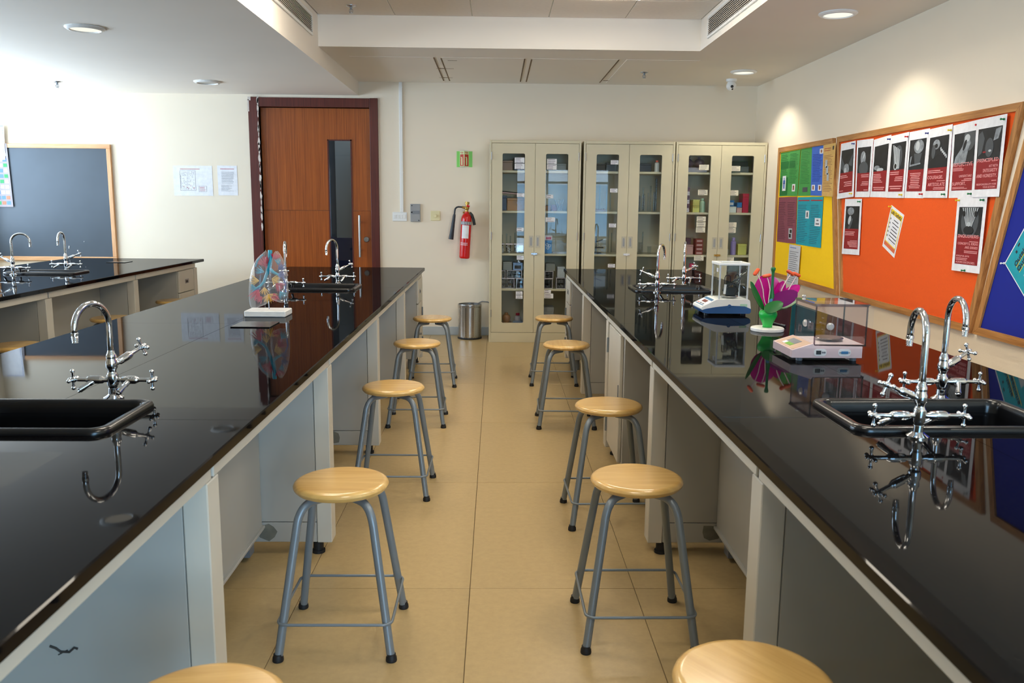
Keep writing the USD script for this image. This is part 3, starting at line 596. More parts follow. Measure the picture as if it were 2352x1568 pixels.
def conv1(l): return [((a - 60 + 8 * (c - 62) / 1500) / 1523, (b - 60 + 8 * (c - 62) / 1500) / 1523, 2.0106 - (d - 62) / 1523, 2.0106 - (c - 62) / 1523) for a, b, c, d in l]
def conv1b(l): return [((a - 44 + 5) / 1462, (b - 44 + 5) / 1462, (1545 - d) / 1462, (1545 - c) / 1462) for a, b, c, d in l]
def conv23(l, x0, k, top, sl): return [((a - x0 + sl * (c - top)) / k, (b - x0 + sl * (c - top)) / k, 2.0106 - (d - top) / k, 2.0106 - (c - top) / k) for a, b, c, d in l]
cupboard(0, conv1([(435, 582, 315, 395), (435, 585, 405, 485), (472, 582, 842, 900), (470, 575, 1360, 1415), (922, 1068, 330, 405), (920, 1068, 412, 488), (915, 1020, 860, 915), (910, 1050, 1200, 1270)])
         + conv1b([(445, 545, 262, 318), (435, 535, 785, 835), (435, 535, 842, 895), (855, 955, 760, 810), (855, 990, 815, 885)]))
cupboard(1, conv23([(335, 418, 270, 315), (328, 408, 572, 615), (315, 393, 950, 992), (303, 382, 1392, 1432)], 45, 1096, 70, .028))
cupboard(2, conv23([(310, 415, 322, 380), (300, 405, 590, 648), (290, 390, 878, 932), (288, 388, 938, 990), (283, 385, 995, 1052), (266, 372, 1303, 1360), (655, 758, 332, 388), (640, 742, 592, 650), (625, 728, 938, 993), (622, 722, 997, 1053), (605, 708, 1320, 1378)], 58, 1093, 85, .031))

# ------------------------------------------------------------------ lab benches
HB, WT = 0.8322, 0.025
def bench(nm, X0, X1, joints, seams, y0, y1, sinks, cab=None, drawers=None, both=True):
    """joints from far to near; sinks = [(xc, yc, w, d)]"""
    side = {'L': 'the left bench', 'R': 'the right bench', 'T': 'the bench before the chalkboard'}[nm]
    xm = (X0 + X1) / 2
    w = thing('worktop', 'long polished black granite worktop of ' + side, 'worktop', (0, 0, 0))
    ys = [y1] + seams + [y0]
    for a, b in zip(ys[:-1], ys[1:]):
        for u0, u1 in ((X0, xm), (xm, X1)):
            P = sbox(u0 + .0002, b + .0002, u1 - .0002, a - .0002)
            for (sx, sy, sw, sd) in sinks: P = P.difference(sbox(sx - sw / 2 + .025, sy - sd / 2 + .025, sx + sw / 2 - .025, sy + sd / 2 - .025))
            part(w, 'worktop_slab', slab(P, HB - WT, HB, .003, lambda x, y: min(abs(x - X0), abs(x - X1), abs(y - y0), abs(y - y1)) < .01), 'granite')
    names = ['far end', 'second from its far end', 'middle one', 'second from its near end', 'nearest the camera'] if len(joints) == 6 else ['far end', 'second from its far end', 'second from its near end', 'nearest the camera']
    zt = HB - WT
    for k, (a, b) in enumerate(zip(joints[:-1], joints[1:])):
        u = thing('bench_unit', 'cream steel unit under %s, %s' % (side, names[k]), 'bench base', (0, 0, 0))
        hassink = any(b < sy < a for _, sy, _, _ in sinks)
        ends = [b] + ([a] if k == 0 else [])
        for s, xe in ((1, X1 - .02), (-1, X0 + .02)):                     # the two long faces
            o = lambda p, q: (min(xe - s * p, xe - s * q), max(xe - s * p, xe - s * q))
            part(u, 'top_rail', bx(*o(0, .03), b + .009, a - .009, zt - .044, zt - .001, .002), 'bench_paint')
            for y in ends: part(u, 'rail_joint', bx(*o(.006, .03), y - .0085, y + .0085, zt - .042, zt - .002), 'connector_grey')
            for y in ends:
                part(u, 'post', bx(*o(0, .058), y - .04, y + .04, .05, zt - .046, .0025), 'bench_paint')
                f = part(u, 'foot', [cyl((xe - s * .06, y - .012, 0), (xe - s * .06, y - .012, .052), .02, 14), cyl((xe - s * .06, y - .012, 0), (xe - s * .06, y - .012, .012), .026, 14)], 'rubber_black')
            if hassink:
                xi = xe - s * .275
                part(u, 'back_panel', [bx(min(xi, xi - s * .018), max(xi, xi - s * .018), b + .042, a - .042, .118, zt - .03, .002), bx(min(xi + s * .012, xi - s * .018), max(xi + s * .012, xi - s * .018), b + .042, a - .042, .112, .124, .002)], 'bench_panel')
                part(u, 'bracket', [bx(min(xi - s * .03, xi - s * .07), max(xi - s * .03, xi - s * .07), y - .03, y + .03, .02, .12) for y in (b + .09, a - .09)], 'connector_grey')
        if not hassink: part(u, 'centre_panel', bx(xm - .012, xm + .012, b + .042, a - .042, .1, zt - .03, .002), 'bench_panel')
        for y in ends:
            l0, l1 = X0 + .02 + .06, X1 - .02 - .06
            part(u, 'end_panel', bx(l0, l1, y - .0385, y + .0385, .136, zt - .046, .0015), 'bench_panel')
            part(u, 'kick_panel', bx(l0, l1, y - .0385, y + .0385, .052, .1335, .0015), 'bench_panel')
            for s, xe in ((1, X1 - .02), (-1, X0 + .02)):
                ph = rng.random(8); c0 = xe - s * .25
                part(u, 'damp_stain', prism([(c0 + (.035 + .012 * ph[i]) * math.cos(i * PI / 4) * (1.2 if s * math.cos(i * PI / 4) < 0 else .8), .095 + .034 * math.sin(i * PI / 4) * (.8 + .4 * ph[i])) for i in range(8)], y - .0391, y - .0384), 'stain')
        if cab and k in cab:
            ya, yb, kind = cab[k]                                        # pedestal between ya (far) and yb (near)
            for s, xe in ((1, X1 - .02), (-1, X0 + .02)):
                d = .50; o = lambda p, q: (min(xe - s * p, xe - s * q), max(xe - s * p, xe - s * q))
                part(u, 'pedestal', bx(*o(.019, d), yb, ya, .09, zt - .046, .002), 'bench_panel')
                fr = lambda y_0, y_1, z_0, z_1: bx(*o(0, .018), y_0, y_1, z_0, z_1, .003)
                if kind == 'drawer':
                    dr = part(u, 'drawer', fr(yb + .012, ya - .012, .56, zt - .05), 'bench_paint')
                    hx = xe + s * .001; ym = (ya + yb) / 2
                    part(dr, 'recessed_handle', bx(min(hx, hx + s * .003), max(hx, hx + s * .003), ym - .045, ym + .045, .635, .675, .001), 'aluminium')
                    part(dr, 'finger_grip', bx(min(hx + s * .003, hx + s * .004), max(hx + s * .003, hx + s * .004), ym - .03, ym + .02, .642, .662), 'scuff')
                    do = part(u, 'door', fr(yb + .012, ya - .012, .105, .552), 'bench_paint')
                    for z in (.16, .42): part(do, 'hinge', cyl((xe + s * .006, ya - .006, z), (xe + s * .006, ya - .006, z + .08), .007, 10), 'leg_grey')
                    part(do, 'lock', cyl((xe, yb + .06, .3), (xe + s * .02, yb + .06, .3), .01, 12), 'aluminium')
                else:
                    do = part(u, 'door', fr(yb + .03, ya - .05, .105, zt - .052), 'bench_paint')
                    for z in (.16, .6): part(do, 'hinge', cyl((xe + s * .004, ya - .045, z), (xe + s * .004, ya - .045, z + .08), .007, 10), 'leg_grey')
                    part(do, 'handle', bx(*(o(-.004, 0.001)), yb + .05, yb + .062, .36, .50, .001), 'connector_grey')
                for y in (ya - .05, yb + .05):
                    part(u, 'foot', cyl((xe - s * .08, y, 0), (xe - s * .08, y, .092), .02, 12), 'leg_grey')
        yield u
def loft(rings, closed=False):
    k = len(rings[0]); V = np.vstack(rings); F = []
    for i in range(len(rings) - 1):
        for s in range(k):
            q = (s + 1) % k; F += [[i * k + s, i * k + q, (i + 1) * k + q], [i * k + s, (i + 1) * k + q, (i + 1) * k + s]]
    if closed:
        V = np.vstack([V, rings[-1].mean(0)]); c = len(V) - 1; o = (len(rings) - 1) * k
        F += [[o + s, o + (s + 1) % k, c] for s in range(k)]
    return M(V, F)
def sink(label, x, y, w=.545, d=.41):
    t = thing('sink', label, 'sink', (x, y, HB))
    R = lambda ins, z, r: np.c_[rrect(w - 2 * ins, d - 2 * ins, max(.006, r)), np.full(24, z)]
    part(t, 'rim', loft([R(0, 0.0002, .045), R(.0, .007, .045), R(.003, .0125, .043), R(.012, .016, .036), R(.022, .0145, .032), R(.028, .009, .03), R(.031, -.004, .028), R(.034, -.03, .028)]), 'sink_black', True)
    part(t, 'basin', loft([R(.033, -.02, .03), R(.04, -.16, .035), R(.06, -.195, .05), R(.12, -.2, .05)], True), 'sink_black', 50)
    part(t, 'drain', lathe([(0, -.1975), (.03, -.1975), (.034, -.1995)], 20), 'chrome', 40)
    return t
SINKS = {'L': [(-1.19, 5.605, .56, .37), (-1.2125, 2.155, .55, .335)], 'R': [(1.175, 5.685, .53, .36), (1.185, 2.213, .56, .335)], 'T': [(-3.48, 6.63, .54, .31), (-3.51, 3.6, .52, .42)]}
JL = [7.405, 6.0, 4.64, 3.265, 1.885, .505]
for nm, X0, X1, J, seams, y0, y1, cab in (
        ('L', -1.82, -.629, JL, [5.7, 3.92, 2.15], .45, 7.47, {0: (7.36, 7.05, 'drawer')}),
        ('R', .595, 1.757, [7.405, 5.97, 4.63, 3.265, 1.9, .51], [5.75, 4.007, 2.2], .45, 7.47, {0: (7.36, 7.05, 'drawer'), 2: (4.585, 4.09, 'door')}),
        ('T', -4.15, -2.87, [8.2, 6.84, 5.5, 4.18, 2.86], [6.59, 4.85], 2.8, 8.39, {0: (8.155, 7.76, 'drawer')})):
    for u in bench(nm, X0, X1, J, seams, y0, y1, SINKS[nm], cab):
        if nm == 'L' and 'second from its near end' in u.GetCustomDataByKey('label'):
            part(u, 'scuff_mark', [tube([(-1.03, 1.8455, .370), (-1.017, 1.8455, .365), (-1.006, 1.8455, .356), (-.986, 1.8455, .355), (-.974, 1.8455, .366), (-.966, 1.8455, .363)], .003, 6), tube([(-1.012, 1.8455, .348), (-.99, 1.8455, .36)], .0014, 5)], 'scuff')
sink('black drop-in sink in the left bench, large at the left edge of the picture', *SINKS['L'][1])
sink('black sink in the left bench beyond the lung model', *SINKS['L'][0])
sink('black sink in the right bench near the camera, two tall taps over it', *SINKS['R'][1])
sink('black sink in the right bench beyond the blue and white balance', *SINKS['R'][0])
sink('black sink in the far left bench in front of the chalkboard', *SINKS['T'][0])

def tap(label, x, y, spout, valve, rise=.016):
    """spout, valve: direction angles (from +x, anticlockwise from above)"""
    t = thing('tap', label, 'tap', (x, y, HB))
    part(t, 'base_flange', lathe([(0, .0), (.027, 0), (.027, .004), (.018, .009), (.013, .014), (.0125, .03), (0, .03)], 24), 'chrome', 40)
    part(t, 'pillar', lathe([(.0115, .02), (.0115, .036), (.015, .04), (.0155, .068), (.012, .074), (.0105, .08), (.013, .086), (.0155, .09), (.0155, .106), (.0125, .114), (.0135, .118), (.0135, .126), (.0105, .131), (.0085, .14)], 24), 'chrome', 50)
    def valve_arm(p, d, L, nozzle):
        d = np.array(d, float) / np.linalg.norm(d); p = np.array(p, float); e = p + d * L
        prof = [(0, .007), (.12, .007), (.16, .0105), (.3, .0115), (.52, .0115), (.58, .0085), (.64, .0055), (.93, .0055), (.95, .0085), (1.0, .0085)]
        b = part(t, 'valve_arm', tube([p + d * L * f for f, _ in prof], [r for _, r in prof], 14), 'chrome', 50)
        u = np.cross(d, [0, 0, 1.0]); u /= np.linalg.norm(u); v = np.cross(u, d); hh = [ball(e, .0085, sub=1), ball(e + d * .009, .006, sub=1)]
        for w_ in (u, -u, v, -v):
            hh += [tube([e, e + w_ * .012, e + w_ * .022], [.0045, .0036, .0045], 8), ball(e + w_ * .0245, .0062, sub=1)]
        part(b, 'cross_handle', hh, 'chrome', 50)
        if nozzle is not None:
            q = p + d * L * .36; n = np.array(nozzle, float) / np.linalg.norm(nozzle)
            part(b, 'hose_nozzle', tube([q, q + n * .02, q + n * .022, q + n * .05, q + n * .052, q + n * .056], [.008, .008, .0065, .0085, .006, .006], 12), 'chrome', 50)
    sd = np.array([math.cos(spout), math.sin(spout), 0]); 
    nz = sd * .75; nz = nz + np.array([0, 0, -.5])
    fy = math.copysign(1, sd[1]) if abs(sd[1]) > .2 else -1
    valve_arm((.012, 0, .054), (1, 0, 0), 0.1, (-.35, .8 * fy, -.62)); valve_arm((-.012, 0, .054), (-1, 0, 0), .1, (-.75, .6 * fy, -.62) if fy > 0 else (-.7, -.5, -.5))
    vd = np.array([math.cos(valve), math.sin(valve), .42]); valve_arm(np.array([math.cos(valve), math.sin(valve), 0]) * .01 + [0, 0, .098], vd, .098, None)
    r = .0625; C = sd * r + np.array([0, 0, .228 + rise])
    pts = [(0, 0, .128), (0, 0, .18), (0, 0, .222 + rise)] + arc(C, r, PI, 0, 18, sd, (0, 0, 1)) + [tuple(C + sd * r + np.array([0, 0, -.012]))]
    part(t, 'swan_neck_spout', tube(pts, .0082, 16), 'chrome', True)
    q = C + sd * r
    part(t, 'serrated_tip', tube([q + np.array([0, 0, z]) for z in (-.010, -.012, -.017, -.0175, -.021, -.0215, -.026, -.0265, -.031, -.0315, -.036)], [.0095, .0095, .0095, .0072, .0092, .007, .0088, .0066, .0084, .0062, .0078], 14), 'chrome', 30)
D_ = math.radians
tap('chrome laboratory tap beside the large sink of the left bench', -1.092, 2.388, D_(252), D_(58), -.012)
tap('chrome tap at the near side of the far left-bench sink, behind the lung model', -1.334, 5.385, D_(101), D_(-80))
tap('chrome tap at the far side of the left-bench sink in front of the door', -1.097, 5.88, D_(246), D_(35))
tap('chrome tap at the front of the near right-bench sink, nearest the camera', 1.044, 2.013, D_(80), D_(193))
tap('chrome tap behind the near right-bench sink, in front of the orange board', 1.316, 2.425, D_(263), D_(24))
tap('chrome tap at the front of the far right-bench sink', 1.044, 5.47, D_(60), D_(170))
tap('chrome tap behind the far right-bench sink, left of the blue and white balance', 1.325, 5.955, D_(257), D_(30))
tap('chrome tap at the near side of the far left-bench sink, at the left edge', -3.62, 6.42, D_(20), D_(172))
tap('chrome tap behind the far left-bench sink, below the chalkboard', -3.43, 6.83, D_(275), D_(30))

# ------------------------------------------------------------------ stools
def make_stool(label, x, y, rz):
    t = thing('stool', label, 'stool', (x, y, 0), rz, 'round wooden lab stools')
    H = .522
    part(t, 'seat', lathe([(0, H), (.13, H), (.14, H - .002), (.147, H - .007), (.15, H - .014), (.148, H - .021), (.142, H - .027), (.13, H - .029), (0, H - .029)], 56), 'seat_wood', 35)
    part(t, 'seat_plate', [lathe([(0, H - .029), (.095, H - .029), (.095, H - .033), (0, H - .033)], 32)] + [ball((.085 * math.cos(a), .085 * math.sin(a), H - .035), .005, sub=1) for a in np.arange(8) * PI / 4 + .4], 'leg_grey', 30)
    zc = H - .045
    for sx, sy in ((1, 1), (-1, 1), (-1, -1), (1, -1)):
        c = np.array([sx, sy, 0.0]); foot = c * .1735 + [0, 0, .004]; k0 = c * .1075 + np.array([0, 0, zc])
        P0, P1, P2 = c * .055 + np.array([0, 0, zc]), k0, k0 + (foot - k0) * .14
        pts = [c * .03 + np.array([0, 0, zc]), c * .05 + np.array([0, 0, zc])]
        A = c * .07 + np.array([0, 0, zc])
        pts += [A * (1 - f) ** 2 + 2 * f * (1 - f) * k0 + P2 * f * f for f in np.linspace(0, 1, 9)] + [k0 + (foot - k0) * .5, foot]
        l = part(t, 'leg', tube(pts, .0132, 14), 'leg_grey', 50)
        part(l, 'rubber_foot', xf(lathe([(0, 0), (.0165, 0), (.0175, .004), (.0165, .014), (.0138, .018), (.0138, .024), (0, .024)], 18), None, (foot[0], foot[1], 0)), 'rubber_black', 40)
    z = .118; e = .1735 - (.1735 - .1075) * (z - .004) / (zc - .004) + .0132 + .004; r = .03
    ring = []
    for cx, cy, a in ((e - r, e - r, 0), (-e + r, e - r, PI / 2), (-e + r, -e + r, PI), (e - r, -e + r, 1.5 * PI)): ring += [(cx + r * math.cos(a + i * PI / 12), cy + r * math.sin(a + i * PI / 12), z) for i in range(7)]
    part(t, 'footrest_ring', tube(ring, .0048, 8, closed=True), 'leg_grey', True)
    return t
st = make_stool('round wooden stool with grey-blue legs, front of the left row, whole in view', -.489, 2.598, 0.0)
for lab, x, y, r in (('round wooden stool seat cut off at the lower edge, left bench', -.512, 1.372, .1),
                     ('round wooden stool at the left bench, second whole one from the front', -.495, 4.025, 3.13),
                     ('round wooden stool at the left bench, third whole one from the front', -.503, 5.345, .02),
                     ('round wooden stool at the left bench, farthest, beside the waste bin', -.494, 6.53, 1.6),
                     ('round wooden stool at the right bench, large cut-off seat at the lower right', .487, 1.458, 2.2),
                     ('round wooden stool at the right bench, front whole one', .461, 2.645, 3.15),
                     ('round wooden stool at the right bench, second whole one from the front', .503, 3.665, .03),
                     ('round wooden stool at the right bench, third whole one from the front', .45, 5.32, 1.55),
                     ('round wooden stool at the right bench, farthest, before the left cupboard', .455, 6.595, 4.7),
                     ('round wooden stool at the far left bench, seat just showing at the left edge', -2.92, 5.14, .4),
                     ('round wooden stool at the far left bench, behind the arch of the near tap', -2.905, 6.40, .2),
                     ('round wooden stool at the far left bench, nearest the drawers at its end', -2.87, 7.55, .1)):
    dup(st, lab, (x, y, 0), r)

# ------------------------------------------------------------------ things on the benches
t = thing('lung_model', 'transparent lung model with coloured airways on a white base on the left bench', 'anatomical model', (-1.132, 4.22, HB))
part(t, 'base', bx(-.104, .098, -.075, .068, 0, .03, .004), 'plastic_white')
part(t, 'support_rod', cyl((0, 0, .03), (0, 0, .07), .0025), 'aluminium')
def lobe(rows, dy):
    R = []
    zs_ = np.array([r[0] for r in rows]); xl = np.array([r[1] for r in rows]); xr = np.array([r[2] for r in rows])
    for z in np.linspace(zs_[0], zs_[-1], 22):
        a, b = np.interp(z, zs_, xl), np.interp(z, zs_, xr); cx, rx = (a + b) / 2, (b - a) / 2; ry = .012 + rx * dy * .9
        R.append(np.array([((cx + rx * math.cos(q) - 480) / 3006, ry / 3006 * math.sin(q) * (.8 if math.sin(q) > 0 else 1), .035 + z + .006 * math.cos(q) * (cx < 480)) for q in np.linspace(0, 2 * PI, 28, endpoint=False)]))
    m = loft(R, True); return m
LB = [(0, 232, 330), (.006, 214, 400), (.02, 198, 470), (.05, 188, 482), (.1, 192, 485), (.15, 208, 485), (.2, 245, 488), (.24, 300, 490), (.265, 360, 488), (.28, 420, 474), (.284, 442, 458)]
RB = [(.03, 640, 700), (.036, 560, 740), (.05, 505, 764), (.08, 490, 775), (.13, 488, 772), (.18, 500, 760), (.22, 520, 735), (.25, 550, 705), (.275, 582, 662), (.284, 604, 640)]
part(t, 'lung_lobe', lobe(LB, 1.0), 'lung_plastic', True); part(t, 'lung_lobe', lobe(RB, 1.0), 'lung_plastic', True)
lx = lambda cx, cy, y=0.0: np.array([(cx - 480) / 3006, y, .035 + (1100 - cy) / 3006])
def fan(cx, cy, ang, spread, L, n, m, y=0.0):
    o = lx(cx, cy, y); ms = []
    for k in range(n):
        a = math.radians(ang + spread * (k / (n - 1) - .5) + rng.normal() * 3); l = L / 3006 * (.7 + .3 * rng.random()); yy = rng.normal() * .22 * l
        d = np.array([math.cos(a) * l, yy, math.sin(a) * l]); ms.append(tube([o, o + d * .5 + [0, yy * .2, 0], o + d], [.0026, .0018, .0008], 5))
    part(t, 'airway_branches', ms, m)
def vessel(pts, r, m): part(t, 'airway', tube([lx(*p) for p in pts], r, 10), m, True)
vessel([(524, 232), (524, 300), (524, 380), (510, 470), (480, 540)], .0105, 'tree_teal')
vessel([(500, 500), (460, 600), (420, 700), (370, 760), (300, 800), (235, 870)], [.009, .008, .007, .006, .005, .003], 'tree_teal')
vessel([(500, 500), (560, 560), (620, 590), (660, 620)], [.009, .008, .006, .003], 'tree_teal')
vessel([(470, 340), (455, 420), (470, 520)], .006, 'tree_red'); vessel([(300, 480), (340, 380), (420, 300)], .004, 'tree_teal')
vessel([(360, 800), (300, 830), (250, 860)], .004, 'tree_blue'); vessel([(700, 640), (740, 740), (730, 860)], .004, 'tree_blue')
for a in ((340, 690, 178, 80, 135, 24, 'tree_yellow'), (335, 820, 245, 70, 190, 28, 'tree_red'), (480, 890, 285, 150, 140, 30, 'tree_yellow'), (540, 660, -20, 120, 135, 24, 'tree_yellow'), (600, 730, -40, 90, 150, 22, 'tree_red'),
          (590, 380, 75, 80, 120, 22, 'tree_red'), (460, 480, 115, 90, 180, 26, 'tree_red'), (420, 790, 265, 70, 120, 18, 'tree_yellow'), (620, 600, 5, 80, 130, 18, 'tree_blue'), (300, 800, 165, 60, 110, 16, 'tree_teal'), (420, 560, 160, 70, 130, 16, 'tree_teal'),
          (650, 850, -60, 90, 120, 18, 'tree_teal'), (640, 520, 40, 80, 130, 18, 'tree_blue'), (560, 880, -80, 80, 130, 18, 'tree_red'), (640, 450, 95, 60, 120, 14, 'tree_teal'), (380, 930, 225, 80, 110, 16, 'tree_red')): fan(*a)

solo('sink_cover', 'square flat black cover on the left bench in front of the lung model', 'cover', bx(-.088, .088, -.09, .09, 0, .0045, .0015), 'sink_black', (-1.105, 3.875, HB))
solo('sink_cover', 'square flat black cover at the far end of the bench before the chalkboard', 'cover', bx(-.085, .085, -.085, .085, 0, .0045, .0015), 'sink_black', (-3.46, 7.86, HB))
t = thing('pen', 'thin black pen lying on the right bench behind the flower model', 'pen', (1.345, 3.98, HB), 1.75)
part(t, 'barrel', cyl((-.07, 0, .005), (.05, 0, .005), .0045, 10), 'plastic_black'); part(t, 'tip', cyl((.05, 0, .005), (.068, 0, .005), .0042, 10, .001), 'aluminium'); part(t, 'clip', bx(-.068, -.03, -.0015, .0015, .0095, .011), 'aluminium')

# blue and white analytical balance, facing left
t = thing('analytical_balance', 'blue and white laboratory balance with a glass draught shield on the right bench', 'laboratory balance', (1.03, 4.31, HB))
def prof(pts, y0, y1): return prism(pts, y0, y1)
low = [(.03, .028), (.035, .016), (.06, .012), (.275, .012), (.282, .02), (.282, .036), (.25, .05), (.17, .053), (.1, .045), (.05, .036)]
part(t, 'lower_housing', prof(low, 0, .2), 'balance_blue')
part(t, 'upper_housing', prof([(.026, .036), (.03, .03), (.05, .0365), (.1, .0455), (.17, .0535), (.25, .0505), (.282, .037), (.276, .078), (.27, .084), (.11, .084), (.10, .082), (.03, .047)], .002, .198), 'plastic_white')
nrm = np.array([-.035, 0, .07]); nrm /= np.linalg.norm(nrm)
def onpanel(f0, f1, y0, y1, lift, th):
    a, b = np.array([.03, 0, .047]), np.array([.10, 0, .082]); v = [a + (b - a) * f + np.array([0, y, 0]) + nrm * l for l in (lift, lift + th) for f in (f0, f1) for y in (y0, y1)]
    return hull(v)
part(t, 'control_panel', onpanel(.1, .95, .015, .185, 0, .0012), 'paper_white')
part(t, 'blue_stripe', onpanel(.74, .93, .02, .18, .0012, .0008), 'panel_blue'); part(t, 'blue_stripe', onpanel(.1, .16, .02, .18, .0012, .0008), 'panel_blue')
part(t, 'display', onpanel(.42, .66, .06, .14, .0012, .001), 'lcd_red')
for k, yk in enumerate((.04, .09, .14)): part(t, 'key', onpanel(.2, .3, yk, yk + .03, .0012, .0012), 'print_pink' if k == 2 else 'connector_grey')
for x, y in ((.06, .03), (.06, .17), (.25, .03), (.25, .17)): part(t, 'foot', cyl((x, y, 0), (x, y, .016), .013, 14), 'plastic_black')
part(t, 'seal_button', xf(lathe([(0, .003), (.009, .002), (.01, 0)], 14), Rx(PI / 2), (.17, 0, .05)), 'balance_blue'); part(t, 'sticker', bx(.225, .262, .0005, .0018, .046, .062), 'box_mint')
c0, c1, d0, d1, z0, z1 = .115, .268, .015, .172, .084, .272
fr = []
for x in (c0, c1 - .008):
    for y in (d0, d1 - .008): part(t, 'shield_post', bx(x, x + .008, y, y + .008, z0, z1 - .012, .0015), 'post_grey')
part(t, 'shield_top_frame', [bx(c0 - .003, c1 + .003, d0 - .003, d0 + .014, z1 - .014, z1, .002), bx(c0 - .003, c1 + .003, d1 - .014, d1 + .003, z1 - .014, z1, .002), bx(c0 - .003, c0 + .012, d0 + .014, d1 - .014, z1 - .014, z1, .002), bx(c1 - .012, c1 + .003, d0 + .014, d1 - .014, z1 - .014, z1, .002), bx(c0 + .03, c0 + .125, d0 + .06, d0 + .09, z1 - .002, z1 + .004, .001)], 'plastic_white')
for m_ in (bx(c0 + .012, c1 - .012, d0 + .004, d0 + .007, z0, z1 - .014), bx(c0 + .012, c1 - .012, d1 - .007, d1 - .004, z0, z1 - .014), bx(c0 + .004, c0 + .007, d0 + .012, d1 - .012, z0, z1 - .014), bx(c1 - .007, c1 - .004, d0 + .012, d1 - .012, z0, z1 - .014), bx(c0 + .012, c1 - .012, d0 + .014, d1 - .014, z1 - .007, z1 - .004)): part(t, 'shield_glass', m_, 'lab_glass')
part(t, 'weighing_pan', lathe([(0, .006), (.045, .006), (.046, .003), (.044, 0), (0, 0)], 32, (c0 + c1) / 2, (d0 + d1) / 2, z0 + .006), 'steel_brushed', 40)
part(t, 'pane_label', bx(c0 + .002, c0 + .0038, .05, .085, .222, .242), 'paper_grey')
bx0 = (c0 + c1) / 2; by0 = (d0 + d1) / 2
t = thing('power_adapter', 'black power adapter and coiled lead stowed inside the balance draught shield', 'power adapter', (1.03 + bx0, 4.31 + by0, HB + .0965))
part(t, 'adapter_block', bx(-.02, .03, -.02, .02, 0, .045, .004), 'plastic_black')
co = []
for k in range(5):
    a0 = k * .37; co.append(tube([(.012 + (.035 + .004 * k) * math.cos(a) * (.9 + .03 * k) * .95, .004 * k - .012 + .012 * math.sin(a * 2 + k), .032 + .008 * k + (.026 + .003 * k) * math.sin(a + a0)) for a in np.linspace(0, 2 * PI, 30, endpoint=False)], .0022, 7, closed=True))
co.append(tube([(-.035, -.03, .04), (-.035, -.03, .095), (-.028, -.02, .105), (-.005, 0, .105), (.002, 0, .098), (.004, 0, .05)], .0025, 7)); co.append(tube([(.04 + .014 * math.cos(a), .01, .075 + .035 * math.sin(a)) for a in np.linspace(0, 2 * PI, 24, endpoint=False)], .0022, 7, closed=True))
part(t, 'lead', co, 'plastic_black', True)
part(t, 'tag', xf(bx(-.006, .006, -.001, .001, 0, .05), Ry(.08), (-.038, -.045, .012)), 'paper_white'); part(t, 'plug_pin', [cyl((0, -.01, .045), (0, -.012, .058), .003), cyl((.01, -.01, .045), (.01, -.012, .058), .003)], 'brass')

# flower model
t = thing('flower_model', 'plastic flower dissection model with pink petals in a green bulb on the right bench', 'botanical model', (1.236, 3.80, HB))
part(t, 'base_disc', lathe([(0, 0), (.072, 0), (.074, .003), (.074, .013), (.071, .016), (0, .016)], 48), 'plastic_white', 30)
part(t, 'receptacle', lathe([(0, .016), (.022, .016), (.021, .022), (.024, .034), (.031, .05), (.038, .063), (.041, .074), (.04, .084), (.034, .093), (.024, .097), (0, .098)], 40), 'flower_green', True)
part(t, 'pistil', lathe([(.006, .095), (.013, .105), (.0165, .12), (.0165, .135), (.012, .16), (.0075, .185), (.006, .215), (.006, .262), (.008, .272), (.0105, .278), (.0105, .285), (.007, .289), (0, .289)], 24, .012, .0), 'stem_green', True)
part(t, 'ovary_window', xf(ball((0, 0, 0), .012, (1, .35, 1.7)), None, (.006, -.0145, .128)), 'port_blue', True)
def petal(name, base, d0, d1, L, W, m, up, cup=.25, tip=.6, n=14, k=9):
    """a cupped petal growing from base, turning from direction d0 to d1; up = the side it faces"""
    base, d0, d1, up = (np.array(a, float) for a in (base, d0, d1, up)); p = base.copy(); G = []
    for i in range(n + 1):
        f = i / n; d = d0 * (1 - f) + d1 * f; d /= np.linalg.norm(d)
        if i: p = p + d * L / n
        s_ = np.cross(d, up); s_ /= np.linalg.norm(s_); q = np.cross(s_, d)
        g_ = min(1.0, max(0.0, f ** tip)); w = W * max(.06, math.sqrt(max(0.0, 1 - (2 * g_ - 1) ** 2)))
        G.append([p + s_ * w * c_ + q * (cup * w * c_ * c_) for c_ in np.linspace(-1, 1, k)])
    G = np.array(G); nn = np.zeros_like(G); du = np.gradient(G, axis=0); dv = np.gradient(G, axis=1); nn = np.cross(du, dv); nn /= np.linalg.norm(nn, axis=-1, keepdims=True) + 1e-9
    a, b = (G + nn * .0009).reshape(-1, 3), (G - nn * .0009).reshape(-1, 3); V = np.vstack([a, b]); F = []; o = len(a)
    for i in range(n):
        for j in range(k - 1):
            q0, q1, q2, q3 = i * k + j, i * k + j + 1, (i + 1) * k + j + 1, (i + 1) * k + j
            F += [[q0, q1, q2], [q0, q2, q3], [o + q0, o + q2, o + q1], [o + q0, o + q3, o + q2]]
    edge = [i * k for i in range(n + 1)] + [n * k + j for j in range(1, k)] + [i * k + k - 1 for i in range(n - 1, -1, -1)] + [j for j in range(k - 2, 0, -1)]
    for i in range(len(edge)): e, g = edge[i], edge[(i + 1) % len(edge)]; F += [[e, o + e, o + g], [e, o + g, g]]
    m_ = M(V, F); m_.fix_normals(); part(t, name, m_, m, 40)
petal('petal', (.004, .016, .10), (-.05, .3, 1), (.04, .16, 1), .158, .064, 'petal_pink', (0, -1, .1), .12, .9)
petal('petal', (-.002, -.016, .128), (.85, -.3, .3), (.9, -.1, .5), .13, .038, 'petal_purple', (-.25, -.85, .55), -.12, .85)
petal('petal', (.03, .02, .105), (.75, .4, .5), (.8, .3, .62), .175, .030, 'petal_pink', (-.35, -.85, .45), .2, .9)
